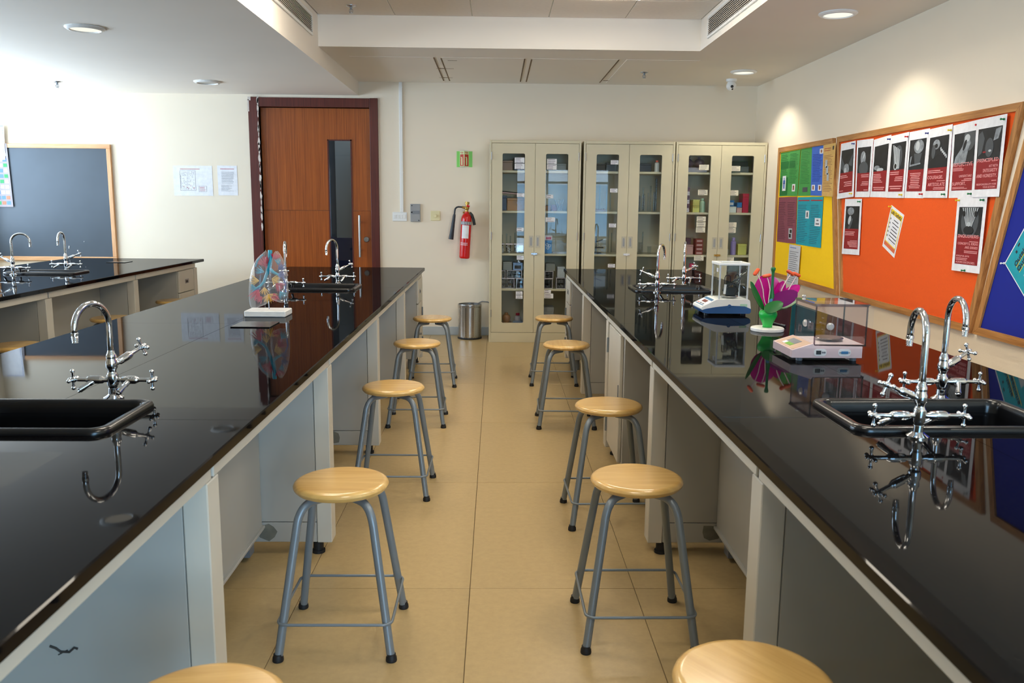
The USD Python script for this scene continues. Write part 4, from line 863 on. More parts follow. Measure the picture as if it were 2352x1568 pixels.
petal('petal', (.022, .006, .10), (.45, .12, .9), (.25, .1, 1), .135, .026, 'petal_pink', (-.1, -1, .1), .3, .8)
petal('sepal', (-.022, -.006, .097), (-.62, 0, .78), (-.35, 0, 1), .145, .027, 'leaf_green', (.75, -.65, .3), .15, .95)
petal('sepal', (-.028, -.03, .096), (.8, -.3, .5), (1, -.1, .34), .088, .027, 'leaf_green', (-.25, -.85, .6), -.12, .85)
petal('sepal', (.032, .0, .096), (.9, .15, .28), (.9, .2, .38), .108, .02, 'leaf_green', (-.25, -.45, .85), .12, .9)
for pts, aa in (([(-.008, -.012, .1), (-.028, -.02, .14), (-.036, -.02, .19), (-.048, -.02, .228), (-.068, -.018, .262)], (.6, .2, .8)), ([(-.006, -.014, .1), (-.008, -.02, .14), (-.004, -.02, .19), (-.012, -.02, .225), (-.02, -.018, .245)], (1, 0, .25)),
                ([(.03, .01, .1), (.048, -.005, .15), (.054, -.006, .19), (.07, -.004, .225), (.092, 0, .258)], (-.75, 0, .5)), ([(.04, .01, .1), (.075, .004, .16), (.092, .004, .195), (.108, .004, .225), (.122, .006, .25)], (-.8, 0, .35))):
    P = np.array(pts); part(t, 'filament', tube([P[0]] + [P[0] * (1 - f) ** 3 * 0 + np.array([np.interp(f, np.linspace(0, 1, 5), P[:, c]) for c in range(3)]) for f in np.linspace(.1, 1, 10)], .0024, 8), 'filament_pink', True)
    d = np.array(aa, float); d /= np.linalg.norm(d); e = P[-1] + [0, 0, .006]
    an = [tube([e - d * .019, e - d * .015, e, e + d * .015, e + d * .019], [.003, .0072, .0078, .0072, .003], 12)]; u = np.cross(d, [0, 1, 0]); an.append(xf(an[0], None, (0, .009, 0)))
    part(t, 'anther', an, 'anther_orange', 50)

# pink balance with smoky acrylic chamber, facing left
t = thing('weighing_balance', 'pale pink balance with a smoky acrylic chamber on the right bench', 'laboratory balance', (1.07, 3.03, HB))
part(t, 'housing', prism([(.012, .014), (.27, .014), (.27, .056), (.094, .058), (.088, .066), (.012, .042)], .0, .215), 'pink_case')
pn = np.array([-.024, 0, .076]); pn /= np.linalg.norm(pn)
def onp(f0, f1, y0, y1, lift, th):
    a, b = np.array([.012, 0, .042]), np.array([.088, 0, .066]); return hull([a + (b - a) * f + np.array([0, y, 0]) + pn * l for l in (lift, lift + th) for f in (f0, f1) for y in (y0, y1)])
part(t, 'control_panel', onp(.06, .97, .012, .203, 0, .001), 'case_tan'); part(t, 'display', onp(.42, .8, .07, .16, .001, .0008), 'connector_grey'); part(t, 'level_window', onp(.2, .42, .07, .13, .001, .001), 'lcd_green'); part(t, 'power_label', onp(.2, .42, .13, .16, .001, .001), 'paper_white')
for x in (.05, .25):
    for y in (.03, .19): part(t, 'foot', cyl((x, y, 0), (x, y, .016), .012, 14), 'connector_grey')
for x in (.115, .205):
    pp = [(x + a, .034 + b) for a, b in rrect(.046, .026, .011)]; part(t, 'socket_plate', prism(pp, -.0015, .0003), 'plastic_white')
part(t, 'power_socket', bx(.1, .118, -.003, -.0014, .027, .041), 'plastic_black'); part(t, 'jack', [cyl((x, -.003, .034), (x, -.0012, .034), .0035) for x in (.124, .131)], 'connector_grey')
part(t, 'serial_port', bx(.192, .218, -.004, -.0014, .029, .039, .001), 'port_blue'); part(t, 'screw', [cyl((x, -.004, .034), (x, -.0012, .034), .003) for x in (.188, .222)], 'aluminium')
q0, q1, r0, r1, h0, h1 = .092, .284, .006, .214, .058, .205
for m_ in (bx(q0, q1, r0, r0 + .003, h0, h1), bx(q0, q1, r1 - .003, r1, h0, h1), bx(q0, q0 + .003, r0 + .003, r1 - .003, h0, h1), bx(q1 - .003, q1, r0 + .003, r1 - .003, h0, h1)): part(t, 'chamber_wall', m_, 'smoke_acrylic')
part(t, 'chamber_lid', bx(q0 - .003, q1 + .003, r0 - .003, r1 + .003, h1 + .001, h1 + .006), 'smoke_acrylic')
ed = []
for x in (q0, q1 - .004):
    for y in (r0 - .0005, r1 - .0035): ed.append(bx(x - .0005, x + .0045, y, y + .004, h0, h1))
for z in (h0 - .002, h1 - .004, ): ed += [bx(q0 - .001, q1 + .001, y, y + .004, z, z + .006) for y in (r0 - .001, r1 - .003)] + [bx(x, x + .004, r0 + .003, r1 - .003, z, z + .006) for x in (q0 - .001, q1 - .003)]
ed += [bx(q0 - .004, q1 + .004, y, y + .003, h1 + .001, h1 + .0065) for y in (r0 - .004, r1 + .001)] + [bx(x, x + .003, r0 - .001, r1 + .001, h1 + .001, h1 + .0065) for x in (q0 - .004, q1 + .001)]
part(t, 'chamber_edge', ed, 'smoke_edge')
part(t, 'sliding_pane', bx(q0 + .02, q1 + .02, r0 - .0035, r0 - .001, h0 - .006, h1 - .006), 'clear_plastic')
part(t, 'knob', [xf(lathe([(0, .012), (.009, .012), (.0135, .008), (.0135, .003), (.006, 0), (0, 0)], 18), Rx(PI / 2), (.145, r0 - .003, .13))], 'knob_clear', 40)
part(t, 'knob', [xf(lathe([(0, .012), (.009, .012), (.0135, .008), (.0135, .003), (.006, 0), (0, 0)], 18), Ry(-PI / 2), (q0, .09, .13))], 'knob_clear', 40)
part(t, 'lid_knob', lathe([(0, .016), (.006, .016), (.008, .012), (.005, .004), (.007, 0), (0, 0)], 16, .105, .17, h1 + .006), 'knob_clear', 40)
part(t, 'chamber_floor', bx(q0 + .005, q1 - .005, r0 + .005, r1 - .005, h0 - .001, h0 + .004), 'plastic_white')
part(t, 'weighing_pan', lathe([(0, .014), (.05, .014), (.052, .011), (.049, .008), (.012, .006), (.01, 0), (0, 0)], 36, (q0 + q1) / 2, (r0 + r1) / 2, h0 + .003), 'steel_brushed', 40)
for m_ in (bx(.006, .276, -.006, -.004, .008, .05), bx(.002, .0042, -.004, .219, .008, .046)): part(t, 'dust_cover', m_, 'clear_plastic')

# ------------------------------------------------------------------ pinboards and their papers on the right wall
def pinboard(label, outer, felt):
    """outer: (Y, z) corners TL TR BR BL as seen from the room"""
    q = np.array(outer, float); c = q.mean(0)
    t = thing('pinboard', label, 'pinboard', (XR, c[0], c[1]), -PI / 2)
    L = np.stack([-(q[:, 0] - c[0]), q[:, 1] - c[1]], 1); I = np.array(Polygon(L).buffer(-.042, join_style=2).exterior.coords)[:-1]
    I = np.array([I[np.argmin(((I - p) ** 2).sum(1))] for p in L])
    part(t, 'felt_panel', prism([tuple(p) for p in (L * .6 + I * .4)], -.014, -.002), felt)
    for k in range(4):
        j = (k + 1) % 4; g = .0008 * (L[j] - L[k]) / np.linalg.norm(L[j] - L[k])
        part(t, 'frame_rail', prism([tuple(L[k] + g), tuple(L[j] - g), tuple(I[j] - g), tuple(I[k] + g)], -.026, 0), 'oak_x' if k % 2 == 0 else 'oak_z')
    return t
pinboard('yellow felt pinboard in an oak frame on the right wall', [(8.150, 1.936), (6.833, 1.930), (6.548, .709), (8.127, .729)], 'felt_yellow')
pinboard('orange felt pinboard in an oak frame on the right wall', [(6.756, 1.931), (4.374, 1.926), (4.662, .698), (6.476, .711)], 'felt_orange')
pinboard('dark blue felt pinboard in an oak frame at the right edge', [(4.283, 1.926), (2.55, 1.926), (2.2, .696), (4.626, .702)], 'felt_blue')
OFF = .0155
def paper(label, quad, m, name='paper', category='poster', off=OFF): return Sheet(name, label, category, quad, 'right', off, m)
S = paper('green printed sheet at the far left of the yellow board', [(8.092, 1.887), (7.852, 1.887), (7.845, 1.488), (8.068, 1.485)], 'paper_green')
S.add('dark_blob', [(.05, .98, .62, .78), (.02, .98, 0.02, .42)], 'paper_green_dark'); S.lines(.1, .9, .3, .95, 18, 'paper_green_dark', d=.0011); S.add('picture', [(.35, .75, .12, .46)], 'paper_white', d=.0012); S.add('picture_figure', [(.47, .62, .17, .3), (.44, .66, .28, .36), (.5, .58, .34, .42)], 'ink_blue', d=.0018)
S = paper('green printed sheet, second from the left on the yellow board', [(7.846, 1.887), (7.567, 1.886), (7.572, 1.485), (7.841, 1.488)], 'paper_green', off=OFF + .0035)
S.add('dark_blob', [(.05, .6, .62, .78)], 'paper_green_dark'); S.lines(.1, .9, .28, .95, 20, 'paper_green_dark', d=.0011); S.add('picture', [(.45, .75, .1, .26)], 'paper_white', d=.0012); S.add('picture_figure', [(.53, .66, .13, .23)], 'ink_brown', d=.0018)
S = paper('green printed sheet beside the blue sheet on the yellow board', [(7.561, 1.889), (7.3, 1.888), (7.264, 1.484), (7.566, 1.485)], 'paper_green')
S.lines(.1, .9, .25, .95, 22, 'paper_green_dark'); S.add('picture', [(.35, .75, .08, .18)], 'photo_mid')
S = paper('blue printed sheet with small white pictures on the yellow board', [(7.287, 1.889), (7.017, 1.887), (6.986, 1.48), (7.253, 1.486)], 'paper_blue', off=OFF + .0035)
S.lines(.1, .9, .28, .85, 18, 'felt_blue'); S.add('picture', [(.66, .94, .84, .94), (.08, .36, .1, .22), (.62, .9, .1, .22)], 'paper_white'); S.add('picture_figure', [(.74, .86, .86, .92), (.16, .28, .12, .2), (.7, .82, .12, .2)], 'ink_brown', d=.0011)
S = paper('tan printed sheet overhanging the corner of the yellow board', [(7.011, 1.887), (6.758, 1.888), (6.751, 1.471), (6.978, 1.48)], 'paper_tan', off=.0275)
S.lines(.1, .9, .08, .8, 24, 'ink_brown'); S.lines(.1, .7, .86, .94, 2, 'ink_red', 'title_line'); S.add('crest', [(.78, .88, .88, .95)], 'ink_dark'); S.add('picture', [(.22, .4, .55, .7), (.3, .5, .42, .58), (.4, .58, .3, .44)], 'photo_light', d=.0012)
S = paper('maroon printed sheet at the left of the lower row on the yellow board', [(8.079, 1.477), (7.853, 1.478), (7.793, 1.062), (8.065, 1.062)], 'paper_maroon'); S.lines(.1, .9, .06, .9, 22, 'box_plum2')
S = paper('maroon printed sheet with a grey picture on the yellow board', [(7.848, 1.478), (7.583, 1.478), (7.548, 1.067), (7.788, 1.062)], 'paper_maroon', off=OFF + .0035); S.lines(.1, .9, .36, .9, 14, 'box_plum2'); S.add('picture', [(.25, .62, .09, .32)], 'photo_light'); S.add('picture_figure', [(.3, .5, .12, .2), (.38, .58, .22, .29)], 'photo_dark', d=.0011)
S = paper('teal printed sheet in the middle of the yellow board', [(7.57, 1.473), (7.264, 1.474), (7.247, 1.059), (7.543, 1.062)], 'paper_teal'); S.lines(.08, .9, .05, .85, 22, 'teal_jar'); S.lines(.08, .95, .89, .97, 1, 'ink_red', 'title_line', ragged=0); S.add('picture', [(.7, .98, .56, .72)], 'paper_white', d=.0012); S.add('picture_figure', [(.8, .88, .59, .69)], 'ink_dark', d=.0018)
S = paper('teal printed sheet next to the bare yellow felt', [(7.257, 1.474), (6.965, 1.473), (6.949, 1.058), (7.241, 1.059)], 'paper_teal', off=OFF + .0035); S.lines(.08, .9, .05, .85, 22, 'teal_jar'); S.lines(.08, .95, .89, .97, 1, 'ink_red', 'title_line', ragged=0); S.add('picture', [(.46, .9, .42, .58)], 'paper_white', d=.0012); S.add('picture_figure', [(.55, .8, .45, .48), (.6, .75, .52, .55)], 'ink_grey', d=.0018)
S = paper('white printed notice hanging over the lower edge of the yellow board', [(7.673, 1.054), (7.39, 1.052), (7.4, .691), (7.69, .695)], 'paper_grey', 'notice', 'notice', .0275); S.lines(.08, .9, .05, .86, 16, 'ink_grey'); S.lines(.1, .8, .9, .96, 1, 'ink_blue', 'title_line')
# animal posters: white border, dark photograph above, red text field below
def animal(label, quad, split, shapes, rows, lines, pins, off):
    S = paper(label, quad, 'paper_white', off=off)
    S.add('photograph', [(.1, .9, split, .87)], 'photo_print', d=.0004); S.add('red_field', [(.1, .9, .1, split + .004)], 'print_red', d=.0005)
    for j, (mm, pts) in enumerate(shapes):
        P = Polygon(pts).buffer(0).intersection(sbox(.1, split, .9, .87))
        for g in (getattr(P, 'geoms', [P])):
            if g.area > 1e-5: part(S.t, 'photo_figure', S.poly(list(g.exterior.coords)[:-1], .001 + .0003 * j, .0003), mm)
    if rows: S.text(rows, 'print_pink', d=.0013)
    for (a, b, c_, d_, n, al) in lines: S.lines(a, b, c_, d_, n, 'print_pink', 'small_print', d=.0013, align=al, h=.5)
    for (u, v, m) in pins: S.pin(u, v, m)
    return S
o1, o2 = OFF, OFF + .004
animal('pale animal face poster, leftmost of the poster row on the orange board', [(6.649, 1.872), (6.383, 1.877), (6.349, 1.468), (6.658, 1.452)], .46, [('photo_mid', [(.12, .75), (.4, .58), (.3, .5), (.12, .55)]), ('photo_print_light', ell(.48, .52, .18, .1)), ('photo_light', ell(.42, .5, .07, .05)), ('photo_mid', [(.6, .6), (.88, .78), (.85, .55)])], [], [(.14, .7, .36, .42, 2, 'l'), (.35, .86, .2, .3, 3, 'r'), (.14, .4, .12, .15, 1, 'l')], [(.93, .95, 'pin_blue'), (.9, .06, 'pin_yellow')], .0285)
animal('blurred grey animal poster, second in the poster row', [(6.38, 1.878), (6.101, 1.872), (6.096, 1.463), (6.345, 1.464)], .42, [('photo_print_light', ell(.45, .68, .16, .12)), ('photo_mid', ell(.5, .5, .3, .12)), ('photo_light', ell(.5, .72, .08, .03, rot=.6))], [], [(.3, .86, .34, .4, 2, 'r'), (.3, .86, .2, .28, 3, 'r'), (.5, .86, .11, .14, 1, 'r')], [], o2)
animal('grey poster with a dark plain upper half, third in the poster row', [(6.1, 1.863), (5.835, 1.878), (5.833, 1.458), (6.096, 1.464)], .44, [('photo_dark', [(.1, .6), (.4, .55), (.88, .5), (.88, .44), (.1, .44)]), ('photo_print_light', ell(.3, .5, .17, .04)), ('photo_light', ell(.5, .46, .2, .03))], [], [(.14, .7, .24, .4, 6, 'l'), (.14, .86, .12, .18, 2, 'c')], [(.97, .93, 'pin_blue')], o1)
zs2 = [('photo_light', [(.2 + .09 * k, .84 - .02 * k), (.25 + .09 * k, .84 - .02 * k), (.42 + .05 * k, .46), (.38 + .05 * k, .46)]) for k in range(5)]
animal('striped zebra poster, fourth in the poster row', [(5.832, 1.867), (5.577, 1.875), (5.579, 1.453), (5.833, 1.457)], .44, [('photo_mid', ell(.5, .62, .25, .2, rot=.3))] + zs2 + [('photo_light', ell(.42, .5, .1, .06)), ('photo_dark', ell(.42, .5, .06, .04))], [], [(.14, .7, .36, .42, 2, 'l'), (.4, .86, .26, .34, 3, 'r'), (.14, .86, .13, .2, 2, 'c')], [(.97, .93, 'pin_red'), (.9, .05, 'pin_yellow')], o2)
animal('pale round-headed bird poster, fifth in the poster row', [(5.583, 1.873), (5.318, 1.876), (5.33, 1.45), (5.579, 1.454)], .42, [('photo_print_light', ell(.56, .76, .24, .1)), ('photo_light', ell(.5, .77, .1, .07)), ('photo_mid', [(.35, .66), (.75, .66), (.66, .5), (.42, .5)]), ('photo_print_light', [(.18, .62), (.26, .63), (.2, .5), (.7, .52), (.72, .5), (.16, .47)])], [], [(.2, .8, .14, .38, 9, 'c')], [(.97, .93, 'pin_blue'), (.95, .06, 'pin_red')], o1)
animal('ring-tailed animal poster reading COURAGE, sixth in the poster row', [(5.322, 1.868), (5.046, 1.876), (5.035, 1.45), (5.325, 1.453)], .43, [('photo_print_light', ell(.4, .76, .15, .07)), ('photo_dark', ell(.4, .74, .06, .03)), ('photo_mid', ell(.3, .66, .08, .1)), ('photo_dark', [(.12, .5), (.5, .62), (.88, .56), (.88, .43), (.12, .43)])] + [('photo_light', [(.58 + .06 * k, .7 - .026 * k), (.62 + .06 * k, .715 - .026 * k), (.65 + .06 * k, .665 - .026 * k), (.61 + .06 * k, .65 - .026 * k)]) for k in range(5)],
       [('COURAGE.', .14, .78, .27, .045), ('ARTICULATE', .18, .87, .17, .045)], [(.14, .86, .35, .4, 2, 'l'), (.4, .87, .23, .25, 1, 'r'), (.4, .87, .115, .155, 2, 'r')], [(.97, .92, 'pin_yellow'), (.9, .05, 'pin_green')], o2)
animal('long-necked bird poster reading SUPPORT, seventh in the poster row', [(5.049, 1.867), (4.768, 1.877), (4.759, 1.45), (5.026, 1.45)], .44, [('photo_mid', ell(.68, .78, .22, .16)), ('photo_print_light', [(.12, .46), (.2, .56), (.42, .68), (.5, .78), (.66, .8), (.74, .72), (.66, .64), (.58, .46)]), ('photo_light', ell(.6, .79, .1, .05)), ('photo_dark', ell(.52, .7, .09, .04, rot=.8))],
       [('REFLECTIVE', .12, .86, .425, .045), ('UNDERSTAND', .38, .87, .275, .03), ('SUPPORT.', .12, .66, .17, .04)], [(.12, .6, .36, .41, 3, 'l'), (.46, .87, .22, .26, 2, 'r'), (.14, .8, .115, .15, 2, 'l')], [(.98, .93, 'pin_red'), (.9, .05, 'pin_green')], o1)
animal('poster reading INTEGRITY AND HONESTY, rightmost of the poster row', [(4.772, 1.873), (4.488, 1.878), (4.49, 1.453), (4.751, 1.451)], .46, [('photo_mid', [(.12, .8), (.24, .84), (.34, .74), (.26, .56), (.14, .52)]), ('photo_print_light', [(.7, .84), (.88, .86), (.8, .72), (.64, .7)]), ('photo_mid', ell(.52, .62, .14, .12)), ('print_red', ell(.36, .57, .06, .012)), ('photo_light', ell(.55, .58, .05, .015))],
       [('PRINCIPLED', .14, .86, .445, .042), ('ACT WITH', .56, .86, .375, .028), ('INTEGRITY', .36, .86, .315, .04), ('AND HONESTY.', .14, .86, .25, .04), ('RESPONSIBILITY FOR', .16, .86, .15, .022), ('YOUR ACTIONS.', .4, .86, .115, .022)], [(.68, .86, .195, .215, 1, 'r')], [(.93, .94, 'pin_green')], .0325)
animal('narrow animal poster alone at the lower left of the orange board', [(6.51, 1.452), (6.21, 1.452), (6.187, 1.045), (6.503, 1.036)], .46, [('photo_print_light', ell(.4, .78, .2, .07)), ('photo_light', ell(.36, .62, .1, .07, rot=.6)), ('photo_mid', ell(.4, .52, .2, .05, rot=.7))], [], [(.14, .75, .34, .42, 3, 'l'), (.3, .86, .13, .26, 6, 'r')], [(.92, .95, 'pin_green')], OFF + .008)
animal('striped face poster reading CONCEPTS at the lower right of the orange board', [(4.902, 1.452), (4.603, 1.453), (4.609, 1.036), (4.898, 1.034)], .48, [('photo_mid', ell(.5, .68, .3, .22))] + [('photo_light', [(.22 + .075 * k, .86), (.25 + .075 * k, .86), (.42 + .025 * k, .6), (.40 + .025 * k, .6)]) for k in range(8)] + [('photo_dark', ell(.3, .78, .05, .04)), ('photo_dark', ell(.7, .78, .05, .04)), ('photo_dark', ell(.5, .56, .17, .06)), ('photo_light', ell(.5, .64, .07, .03))],
       [('INQUIRERS', .14, .86, .46, .04), ('CONCEPTS, IDEAS', .16, .86, .365, .03), ('AND ISSUES', .42, .86, .315, .03), ('DEVELOP IN-DEPTH', .14, .6, .2, .022), ('ACROSS DISCIPLINES.', .14, .82, .115, .026)], [(.5, .86, .4, .42, 1, 'r'), (.3, .86, .25, .29, 2, 'r'), (.14, .55, .15, .19, 2, 'l')], [(.07, .96, 'pin_yellow'), (.9, .96, 'pin_green'), (.5, .02, 'pin_green')], .0285)
S = paper('tilted white Lab Safety sheet with a yellow heading on the orange board', [(5.751, 1.408), (5.559, 1.343), (5.651, 1.057), (5.841, 1.129)], 'paper_white')
S.add('heading', [(.08, .93, .83, .94)], 'paper_yellow'); S.text([('Lab Safety', .1, .9, .845, .075)], 'ink_dark', d=.0012); S.add('yellow_border', [(.08, .11, .17, .83), (.9, .93, .17, .83), (.08, .93, .17, .19)], 'paper_yellow'); S.lines(.3, .86, .24, .78, 7, 'ink_dark', ragged=.4, align='c', h=.22); S.add('orange_field', [(.08, .93, .08, .165)], 'print_orange'); S.add('drawing', [(.14, .2, .3 + .1 * k, .34 + .1 * k) for k in range(5)], 'ink_grey'); S.pin(.03, .97, 'pin_yellow')
P0 = np.array([4.407, 1.108]); dA = np.array([-.139, .193]); dA /= np.linalg.norm(dA); dB = np.array([-.2, -.16]); dB /= np.linalg.norm(dB)
S = paper('tilted teal sheet with yellow-underlined writing on the blue board at the right edge', [P0, P0 + .34 * dA, P0 + .34 * dA + .44 * dB, P0 + .44 * dB], 'paper_teal')
S.add('white_edge', [(0, 1, .985, 1), (0, .015, 0, 1), (.985, 1, 0, 1)], 'paper_white'); S.text([('Outside', .16, .62, .80, .05)], 'ink_dark', d=.0012); S.text([('Questions', .16, .8, .72, .05)], 'ink_dark', d=.0012); S.add('underline', [(.16, .66, .785, .793), (.16, .84, .70, .708)], 'paper_yellow'); S.add('small_print', [(.4, .46, .93, .95), (.3, .34, .9, .93)], 'ink_dark'); S.add('picture', [(.2, .6, .35, .62)], 'photo_light', d=.0012); S.pin(.0, 1.0, 'plastic_white')

# ------------------------------------------------------------------ what stands in the cupboards
CL = ['left cupboard', 'middle cupboard', 'right cupboard']; SN = {4: 'top shelf', 3: 'second shelf', 2: 'third shelf', 1: 'fourth shelf', 0: 'bottom shelf'}
def loc(k, x, sh, y=.2): return (CXS[k] + x, CD + y, SHELF[sh] if sh else .1005)
def carton(k, sh, x0, x1, h, m, what, name='carton', category='box', y=.16, d=.2, dz=0.0, tape=None):
    p = loc(k, (x0 + x1) / 2, sh, y + d / 2); w = (x1 - x0) / 2
    t = thing(name, '%s in the %s, %s' % (what, CL[k], SN[sh]), category, (p[0], p[1], p[2] + dz + .0005))
    part(t, 'box_body', bx(-w, w, -d / 2, d / 2, 0, h * .82, .002), m); part(t, 'lid', bx(-w - .001, w + .001, -d / 2 - .001, d / 2 + .001, h * .82, h, .002), m)
    if tape: part(t, 'front_label', bx(-w * .7, w * .7, -d / 2 - .0016, -d / 2 - .0003, h * .2, h * .65), tape)
    return t
def bottle(k, sh, x, r, h, m, cap, what, y=.14, name='bottle', category='bottle'):
    t = thing(name, '%s in the %s, %s' % (what, CL[k], SN[sh]), category, loc(k, x, sh, y)); t_ = h * .72
    part(t, 'bottle_body', lathe([(0, .0005), (r * .93, .0005), (r, .006), (r, t_), (r * .8, t_ + r * .35), (r * .42, t_ + r * .55), (r * .42, t_ + r * .7), (0, t_ + r * .7)], 24), m, 40)
    part(t, 'cap', lathe([(0, t_ + r * .6), (r * .6, t_ + r * .6), (r * .6, h - .004), (r * .5, h), (0, h)], 20), cap, 40)
def glassware(k, sh, x, r, h, what, name, y=.14, lip=True, foot=True):
    t = thing(name, '%s in the %s, %s' % (what, CL[k], SN[sh]), name.replace('_', ' '), loc(k, x, sh, y), group=None)
    pr = ([(0, .0005), (r * 1.9, .0005), (r * 1.9, .005), (r, .01)] if foot else [(0, .0005), (r * .9, .0005), (r, .004)]) + [(r, h - .004), (r * (1.25 if lip else 1.0), h), (r * .85, h - .003), (r * .85, .014), (0, .012)]
    part(t, 'glass_body', lathe(pr, 18), 'lab_glass', 40)
    if foot: part(t, 'graduations', [bx(-r * .5, r * .5, -r - .0008, -r + .0005 + r * .15, z, z + .0012) for z in np.linspace(.05, h * .85, 6)], 'paper_white')
def drawer_box(k, sh, x0, x1, h, nx, nz, what, dz=0.0, y=.06, m='clear_plastic'):
    p = loc(k, (x0 + x1) / 2, sh, y + .07); w = (x1 - x0) / 2; d = .07
    t = thing('drawer_box', '%s in the %s, %s' % (what, CL[k], SN[sh]), 'drawer box', (p[0], p[1], p[2] + dz + .0005))
    part(t, 'case', [bx(-w, w, -d, d, 0, .004), bx(-w, w, -d, d, h - .004, h), bx(-w, -w + .004, -d, d, .004, h - .004), bx(w - .004, w, -d, d, .004, h - .004), bx(-w, w, d - .004, d, .004, h - .004)], 'pack_white')
    for i in range(nx):
        for j in range(nz):
            a, b = -w + .006 + i * (2 * w - .012) / nx, -w + .006 + (i + 1) * (2 * w - .012) / nx; c_, e = .006 + j * (h - .012) / nz, .006 + (j + 1) * (h - .012) / nz
            dr = part(t, 'drawer', [bx(a + .001, b - .001, -d + .003, -d + .006, c_ + .001, e - .001), bx(a + .004, b - .004, -d + .006, d - .01, c_ + .001, c_ + .003), bx(a + .004, b - .004, d - .012, d - .01, c_ + .003, e - .006)], m)
            part(dr, 'contents', [bx(a + .008 + q * .016, a + .018 + q * .016, -d + .012, d - .03, c_ + .0035, c_ + (e - c_) * (.4 + .4 * rng.random())) for q in range(max(1, int((b - a - .016) / .016)))], ('photo_mid', 'box_grey', 'connector_grey')[rng.integers(3)])
# left cupboard
carton(0, 4, .125, .232, .1, 'card_brown', 'brown cardboard carton'); carton(0, 4, .245, .345, .13, 'box_navy', 'dark navy carton')
carton(0, 4, .56, .77, .075, 'tray_grey', 'wide flat grey carton', d=.24)
carton(0, 3, .118, .172, .15, 'box_navy', 'dark navy file box'); carton(0, 3, .178, .352, .125, 'box_mustard', 'mustard carton')
solo('board', 'brown edged flat board lying on the cartons in the left cupboard', 'board', xf(bx(-.115, .115, -.1, .1, 0, .012, .002), Ry(.09)), 'box_rose', (CXS[0] + .235, CD + .24, SHELF[3] + .164))
solo('board', 'dark thin board topmost on the cartons in the left cupboard', 'board', xf(bx(-.115, .115, -.1, .1, 0, .008, .002), Ry(.09)), 'scuff', (CXS[0] + .235, CD + .24, SHELF[3] + .18))
t = thing('basket', 'brown basket in the left cupboard, second shelf', 'basket', loc(0, .592, 3)); part(t, 'basket_body', loft([np.c_[rrect(.056, .14, .01), np.full(24, .001)], np.c_[rrect(.066, .16, .012), np.full(24, .055)], np.c_[rrect(.06, .154, .012), np.full(24, .055)], np.c_[rrect(.05, .134, .01), np.full(24, .006)]], True), 'card_brown'); part(t, 'cloth', ball((0, 0, .045), .028, (1, 2, .6)), 'scuff', True)
carton(0, 3, .628, .684, .062, 'box_brick', 'small brick-red carton'); 
t = thing('paper_bundle', 'fanned bundle of papers standing in the left cupboard', 'papers', loc(0, .705, 3, .14))
for k in range(5): part(t, 'paper', xf(bx(-.0008, .0008, -.05, .05, 0, .11), Ry(-.3 + .12 * k), (-.012 + .007 * k, 0, .006)), 'paper_white')
t = thing('bag', 'crumpled pale plastic bag in the left cupboard', 'bag', loc(0, .755, 3, .2)); bm = ball((0, 0, .05), .05, (.55, 1, 1), 3); vv = np.asarray(bm.vertices); bm.vertices = vv * (1 + .25 * (meshkit.fbm(vv * 40, 3, 2)[:, None] - .5)) ; vv = np.asarray(bm.vertices); vv[:, 2] = np.maximum(vv[:, 2], .001); bm.vertices = vv; part(t, 'bag_body', bm, 'clear_plastic', True)
for i, (x, h) in enumerate(((.132, .18), (.176, .19), (.215, .17), (.262, .2), (.3, .19))): glassware(0, 2, x, .008, h, '%s thin glass tube from the left' % ('first', 'second', 'third', 'fourth', 'fifth')[i], 'glass_tube', .25, False, False)
for i, (x0, x1) in enumerate(((.122, .155), (.165, .238), (.247, .346))):
    t = thing('plastic_tub', '%s clear plastic tub in the left cupboard, third shelf' % ('narrow', 'middle', 'wide')[i], 'tub', loc(0, (x0 + x1) / 2, 2, .1)); w = (x1 - x0) / 2
    part(t, 'tub_body', bx(-w, w, -.04, .04, .0005, .086, .004), 'clear_plastic'); part(t, 'lid', bx(-w - .001, w + .001, -.041, .041, .086, .098, .003), 'pack_white'); part(t, 'contents', [ball((rng.uniform(-w * .6, w * .6), rng.uniform(-.02, .02), .012 + .013 * q), .011, sub=1) for q in range(5)], 'photo_light')
t = carton(0, 2, .558, .632, .13, 'box_blue', 'blue box with a white printed pattern', y=.08, d=.12)
part(t, 'white_pattern', [tube([(.012 * math.cos(a) + cx_, -.0615, cz + .012 * math.sin(a)) for a in np.linspace(0, 2 * PI, 14, endpoint=False)], .003, 6, True) for cx_, cz in ((-.004, .055), (.014, .078), (-.012, .088))], 'paper_white')
carton(0, 2, .562, .635, .05, 'pack_white', 'pale carton on top of the blue box', y=.08, d=.12, dz=.132, tape='box_red')
solo('paper_stack', 'flat sheaf of papers in front of the blue box in the left cupboard', 'papers', [xf(bx(-.075, .075, -.05, .05, .0005 + .003 * k, .003 + .003 * k), Rz(.1 * (k % 3 - 1))) for k in range(5)], 'paper_grey', loc(0, .72, 2, .14))
for a in ((.118, .255, .1, 2, 2, 'wide clear drawer box at lower left', 0), (.276, .352, .1, 1, 2, 'narrow clear drawer box at lower left', 0), (.12, .165, .078, 1, 2, 'narrowest stacked drawer box', .102), (.178, .33, .08, 1, 2, 'wide stacked clear drawer box', .102), (.558, .645, .1, 1, 2, 'clear drawer box at lower right', 0), (.682, .776, .11, 1, 2, 'grey drawer box at the right end', 0), (.565, .65, .075, 1, 2, 'stacked clear drawer box at right', .102)):
    drawer_box(0, 1, a[0], a[1], a[2], a[3], a[4], a[5], a[6])
carton(0, 1, .14, .23, .085, 'tray_grey', 'grey translucent box, topmost at left', y=.07, d=.12, dz=.184); carton(0, 1, .242, .338, .075, 'bottle_blue', 'pale blue box, topmost at left', y=.07, d=.12, dz=.184, tape='photo_dark')
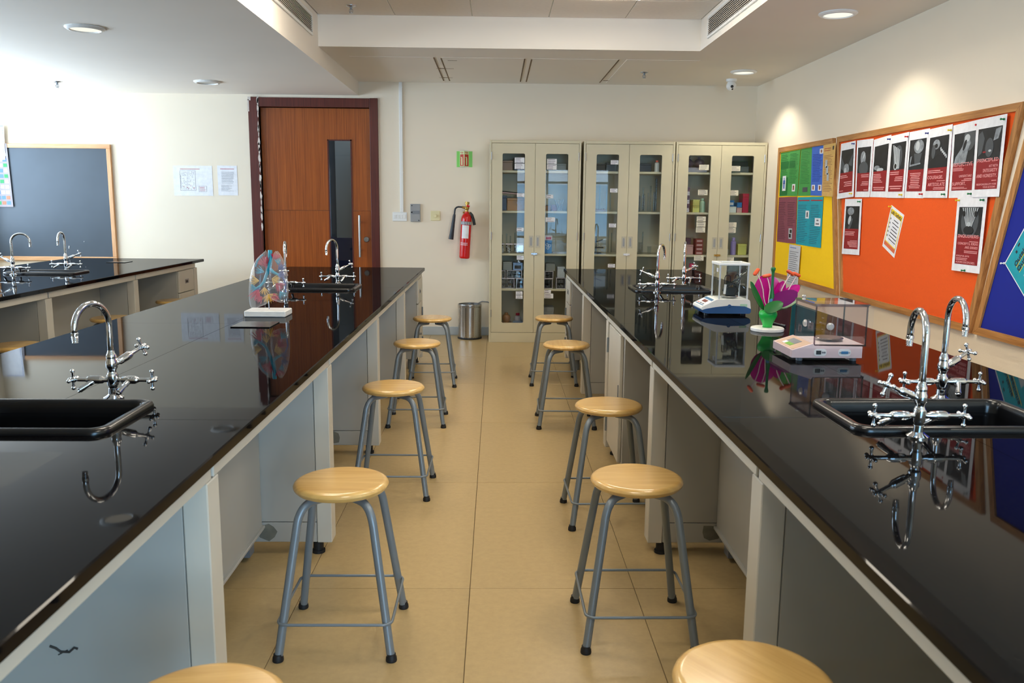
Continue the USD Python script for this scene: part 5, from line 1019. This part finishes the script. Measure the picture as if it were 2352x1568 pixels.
carton(0, 1, .575, .668, .075, 'tray_grey', 'grey translucent box, topmost at right', y=.07, d=.12, dz=.18); carton(0, 1, .692, .768, .11, 'photo_light', 'wrapped grey box at the right end', y=.07, d=.12, dz=.112)
carton(0, 0, .125, .232, .085, 'card_brown', 'low brown carton', y=.08, d=.16); solo('copper_pot', 'dark copper pot on the carton at the foot of the left cupboard', 'pot', lathe([(0, 0), (.03, 0), (.042, .02), (.044, .05), (.036, .075), (.02, .08), (.018, .1), (0, .1)], 28), 'card_brown', (CXS[0] + .178, CD + .15, .187), smooth=40)
carton(0, 0, .246, .345, .09, 'bottle_blue', 'pale blue translucent crate', y=.08, d=.16)
bottle(0, 0, .3, .034, .16, 'pack_white', 'box_red', 'tall white bottle behind the pale blue crate', .33)
carton(0, 0, .562, .665, .25, 'box_grey', 'tall grey steel case', y=.1, d=.2, tape='connector_grey')
# middle cupboard
carton(1, 4, .12, .235, .08, 'scuff', 'dark grey carton at the left'); carton(1, 4, .245, .352, .09, 'plastic_black', 'black carton at the left'); carton(1, 4, .56, .7, .085, 'plastic_black', 'black carton at the right')
bottle(1, 4, .748, .024, .115, 'bottle_white', 'cap_orange', 'white bottle with an orange cap', .12)
for i, (x, h) in enumerate(((.19, .27), (.262, .25), (.3, .2))): glassware(1, 3, x, .007, h, ('tall', 'middle', 'short')[i] + ' glass burette tube, left door', 'glass_tube', .2, False, True)
solo('wooden_rack', 'low dark wooden rack in the middle cupboard, second shelf', 'rack', [bx(-.06, .06, -.03, .03, .0005, .02, .003)] + [cyl((x, 0, .02), (x, 0, .03), .008) for x in (-.04, -.013, .013, .04)], 'card_brown', loc(1, .185, 3, .12))
ord_ = ('first', 'second', 'third', 'fourth', 'fifth', 'sixth', 'seventh', 'eighth')
for i, (x, h, r) in enumerate(((.572, .2, .009), (.594, .16, .009), (.615, .24, .01), (.636, .18, .009), (.668, .19, .01), (.7, .26, .009), (.728, .2, .011), (.755, .33, .012))): glassware(1, 3, x, r, h, '%s measuring cylinder from the left, right door' % ord_[i], 'measuring_cylinder', .10 + .05 * (i % 2), True, True)
t = thing('clamp_stand', 'dark metal clamp stand in the middle cupboard, third shelf', 'clamp stand', loc(1, .165, 2, .15)); part(t, 'foot', bx(-.035, .045, -.05, .05, .0005, .012, .002), 'horn_black'); part(t, 'rod', cyl((-.005, 0, .01), (-.005, 0, .3), .004), 'horn_black'); part(t, 'clamp_arm', [cyl((-.005, 0, .12), (.06, -.01, .14), .004), cyl((-.005, 0, .06), (.07, 0, .062), .005), ball((-.005, 0, .12), .009), ball((-.005, 0, .06), .009)], 'horn_black')
for i, x in enumerate((.29, .322)): glassware(1, 2, x, .006, .24 - .03 * i, ('left', 'right')[i] + ' glass rod tube beside the clamp stand', 'glass_tube', .2, False, False)
glassware(1, 2, .605, .018, .12, 'stout glass cylinder', 'measuring_cylinder', .12, True, True); glassware(1, 2, .7, .022, .08, 'small glass beaker', 'beaker', .12, True, False); glassware(1, 2, .66, .007, .22, 'slim glass tube behind the beaker', 'glass_tube', .3, False, False)
# right cupboard
carton(2, 4, .122, .352, .05, 'pack_white', 'wide white carton under the purple bags', d=.22)
for i, x in enumerate((.18, .29)):
    t = thing('bag', 'purple-grey bag, %s of the pair in the right cupboard, top shelf' % ('left', 'right')[i], 'bag', (CXS[2] + x, CD + .26, SHELF[4] + .051)); bm = ball((0, 0, .045), .053, (1, 1.3, .85), 3); vv = np.asarray(bm.vertices); vv = vv * (1 + .2 * (meshkit.fbm(vv * 30 + i, 3, 5)[:, None] - .5)); vv[:, 2] = np.maximum(vv[:, 2], .0005); bm.vertices = vv; part(t, 'bag_body', bm, 'bag_purple', True); part(t, 'bag_tie', cyl((0, 0, .085), (0, 0, .11), .012, 10, .018), 'bag_purple')
carton(2, 4, .558, .775, .065, 'tray_grey', 'wide grey tray', d=.22); carton(2, 4, .57, .765, .05, 'scuff', 'dark carton on the grey tray', d=.18, dz=.067)
for i in range(6): solo('paper_pack', 'striped pack of paper, number %s up in the stack in the right cupboard' % ('one', 'two', 'three', 'four', 'five', 'six')[i], 'pack', [bx(-.026, .026, -.07, .07, 0, .018, .003), bx(-.027, .027, -.071, .071, .018, .026, .002), bx(-.025, .025, -.069, .069, .026, .041, .003)], ('pack_white', 'bag_purple')[i % 2], (CXS[2] + .14 + .004 * (i % 2), CD + .14, SHELF[3] + .0005 + .0415 * i))
carton(2, 3, .172, .2, .12, 'box_plum', 'narrow plum-coloured box', y=.2); carton(2, 3, .205, .272, .062, 'box_lime', 'lower lime tub', y=.08, d=.12); carton(2, 3, .205, .272, .062, 'box_lime', 'upper lime tub', y=.08, d=.12, dz=.064); bottle(2, 3, .312, .03, .14, 'box_mint', 'box_mint', 'mint-coloured jar', .13)
carton(2, 3, .56, .642, .06, 'box_pale', 'pale blue-white carton under the blue box', y=.07, d=.14); carton(2, 3, .565, .622, .06, 'box_blue', 'bright blue box stacked at left', y=.08, d=.12, dz=.062, tape='paper_white'); carton(2, 3, .65, .7, .05, 'box_rose', 'small rose carton', y=.07, d=.12); carton(2, 3, .648, .698, .05, 'box_blue', 'blue box on the rose carton', y=.07, d=.12, dz=.052); carton(2, 3, .712, .774, .19, 'box_red', 'tall crimson box', y=.1, d=.14)
carton(2, 2, .13, .24, .16, 'box_plum', 'large plum box', y=.26, d=.14, tape='box_rose'); carton(2, 2, .128, .226, .1, 'box_rose', 'rose-grey carton in front of the plum box', y=.08, d=.12)
for i in range(4): carton(2, 2, .25, .326, .039, 'box_brick', 'brick-red flat box, %s from the bottom' % ord_[i], y=.08, d=.12, dz=.0405 * i, tape='box_rose')
bottle(2, 2, .572, .018, .075, 'bottle_white', 'bottle_white', 'small white bottle', .1); bottle(2, 2, .645, .028, .175, 'bottle_lilac', 'bottle_lilac', 'tall lilac bottle', .12); carton(2, 2, .69, .776, .11, 'box_lime', 'yellow-green carton', y=.1, d=.14); carton(2, 2, .585, .625, .13, 'box_mustard', 'mustard box behind the white bottle', y=.26, d=.12)
bottle(2, 2, .6, .02, .2, 'teal_jar', 'teal_jar', 'teal bottle at the back', .4)
bottle(2, 1, .225, .04, .265, 'bottle_blue', 'lid_pink', 'blue bottle with a pink lid', .12); carton(2, 1, .13, .175, .12, 'box_plum', 'small plum carton', y=.16); carton(2, 1, .29, .35, .15, 'card_brown', 'upright brown carton', y=.2); carton(2, 1, .565, .7, .18, 'card_brown', 'large brown carton', y=.14)

# ------------------------------------------------------------------ groups of like things
GROUPS = {'tap': 'chrome laboratory taps', 'sink': 'black bench sinks', 'bench_unit': 'cream steel bench units', 'worktop': 'black granite worktops', 'downlight': 'round ceiling downlights', 'ceiling_light': 'tray luminaires',
          'steel_cupboard': 'steel cupboards along the end wall', 'pinboard': 'coloured pinboards on the right wall', 'paper': 'papers and posters on the pinboards', 'carton': 'boxes in the cupboards', 'drawer_box': 'clear drawer boxes in the left cupboard',
          'glass_tube': 'glass tubes in the cupboards', 'measuring_cylinder': 'measuring cylinders in the middle cupboard', 'paper_pack': 'stacked paper packs in the right cupboard', 'bottle': 'bottles in the cupboards', 'plastic_tub': 'clear tubs in the left cupboard',
          'air_vent': 'air vents in the tray sides', 'sink_cover': 'flat black covers on the benches', 'board': 'boards in the left cupboard', 'notice': 'printed notices'}
import re
for p in stage.GetPrimAtPath('/World').GetChildren():
    b = re.sub(r'_[0-9]{3}$', '', p.GetName())
    if b in GROUPS and not p.GetCustomDataByKey('group'): p.SetCustomDataByKey('group', GROUPS[b])
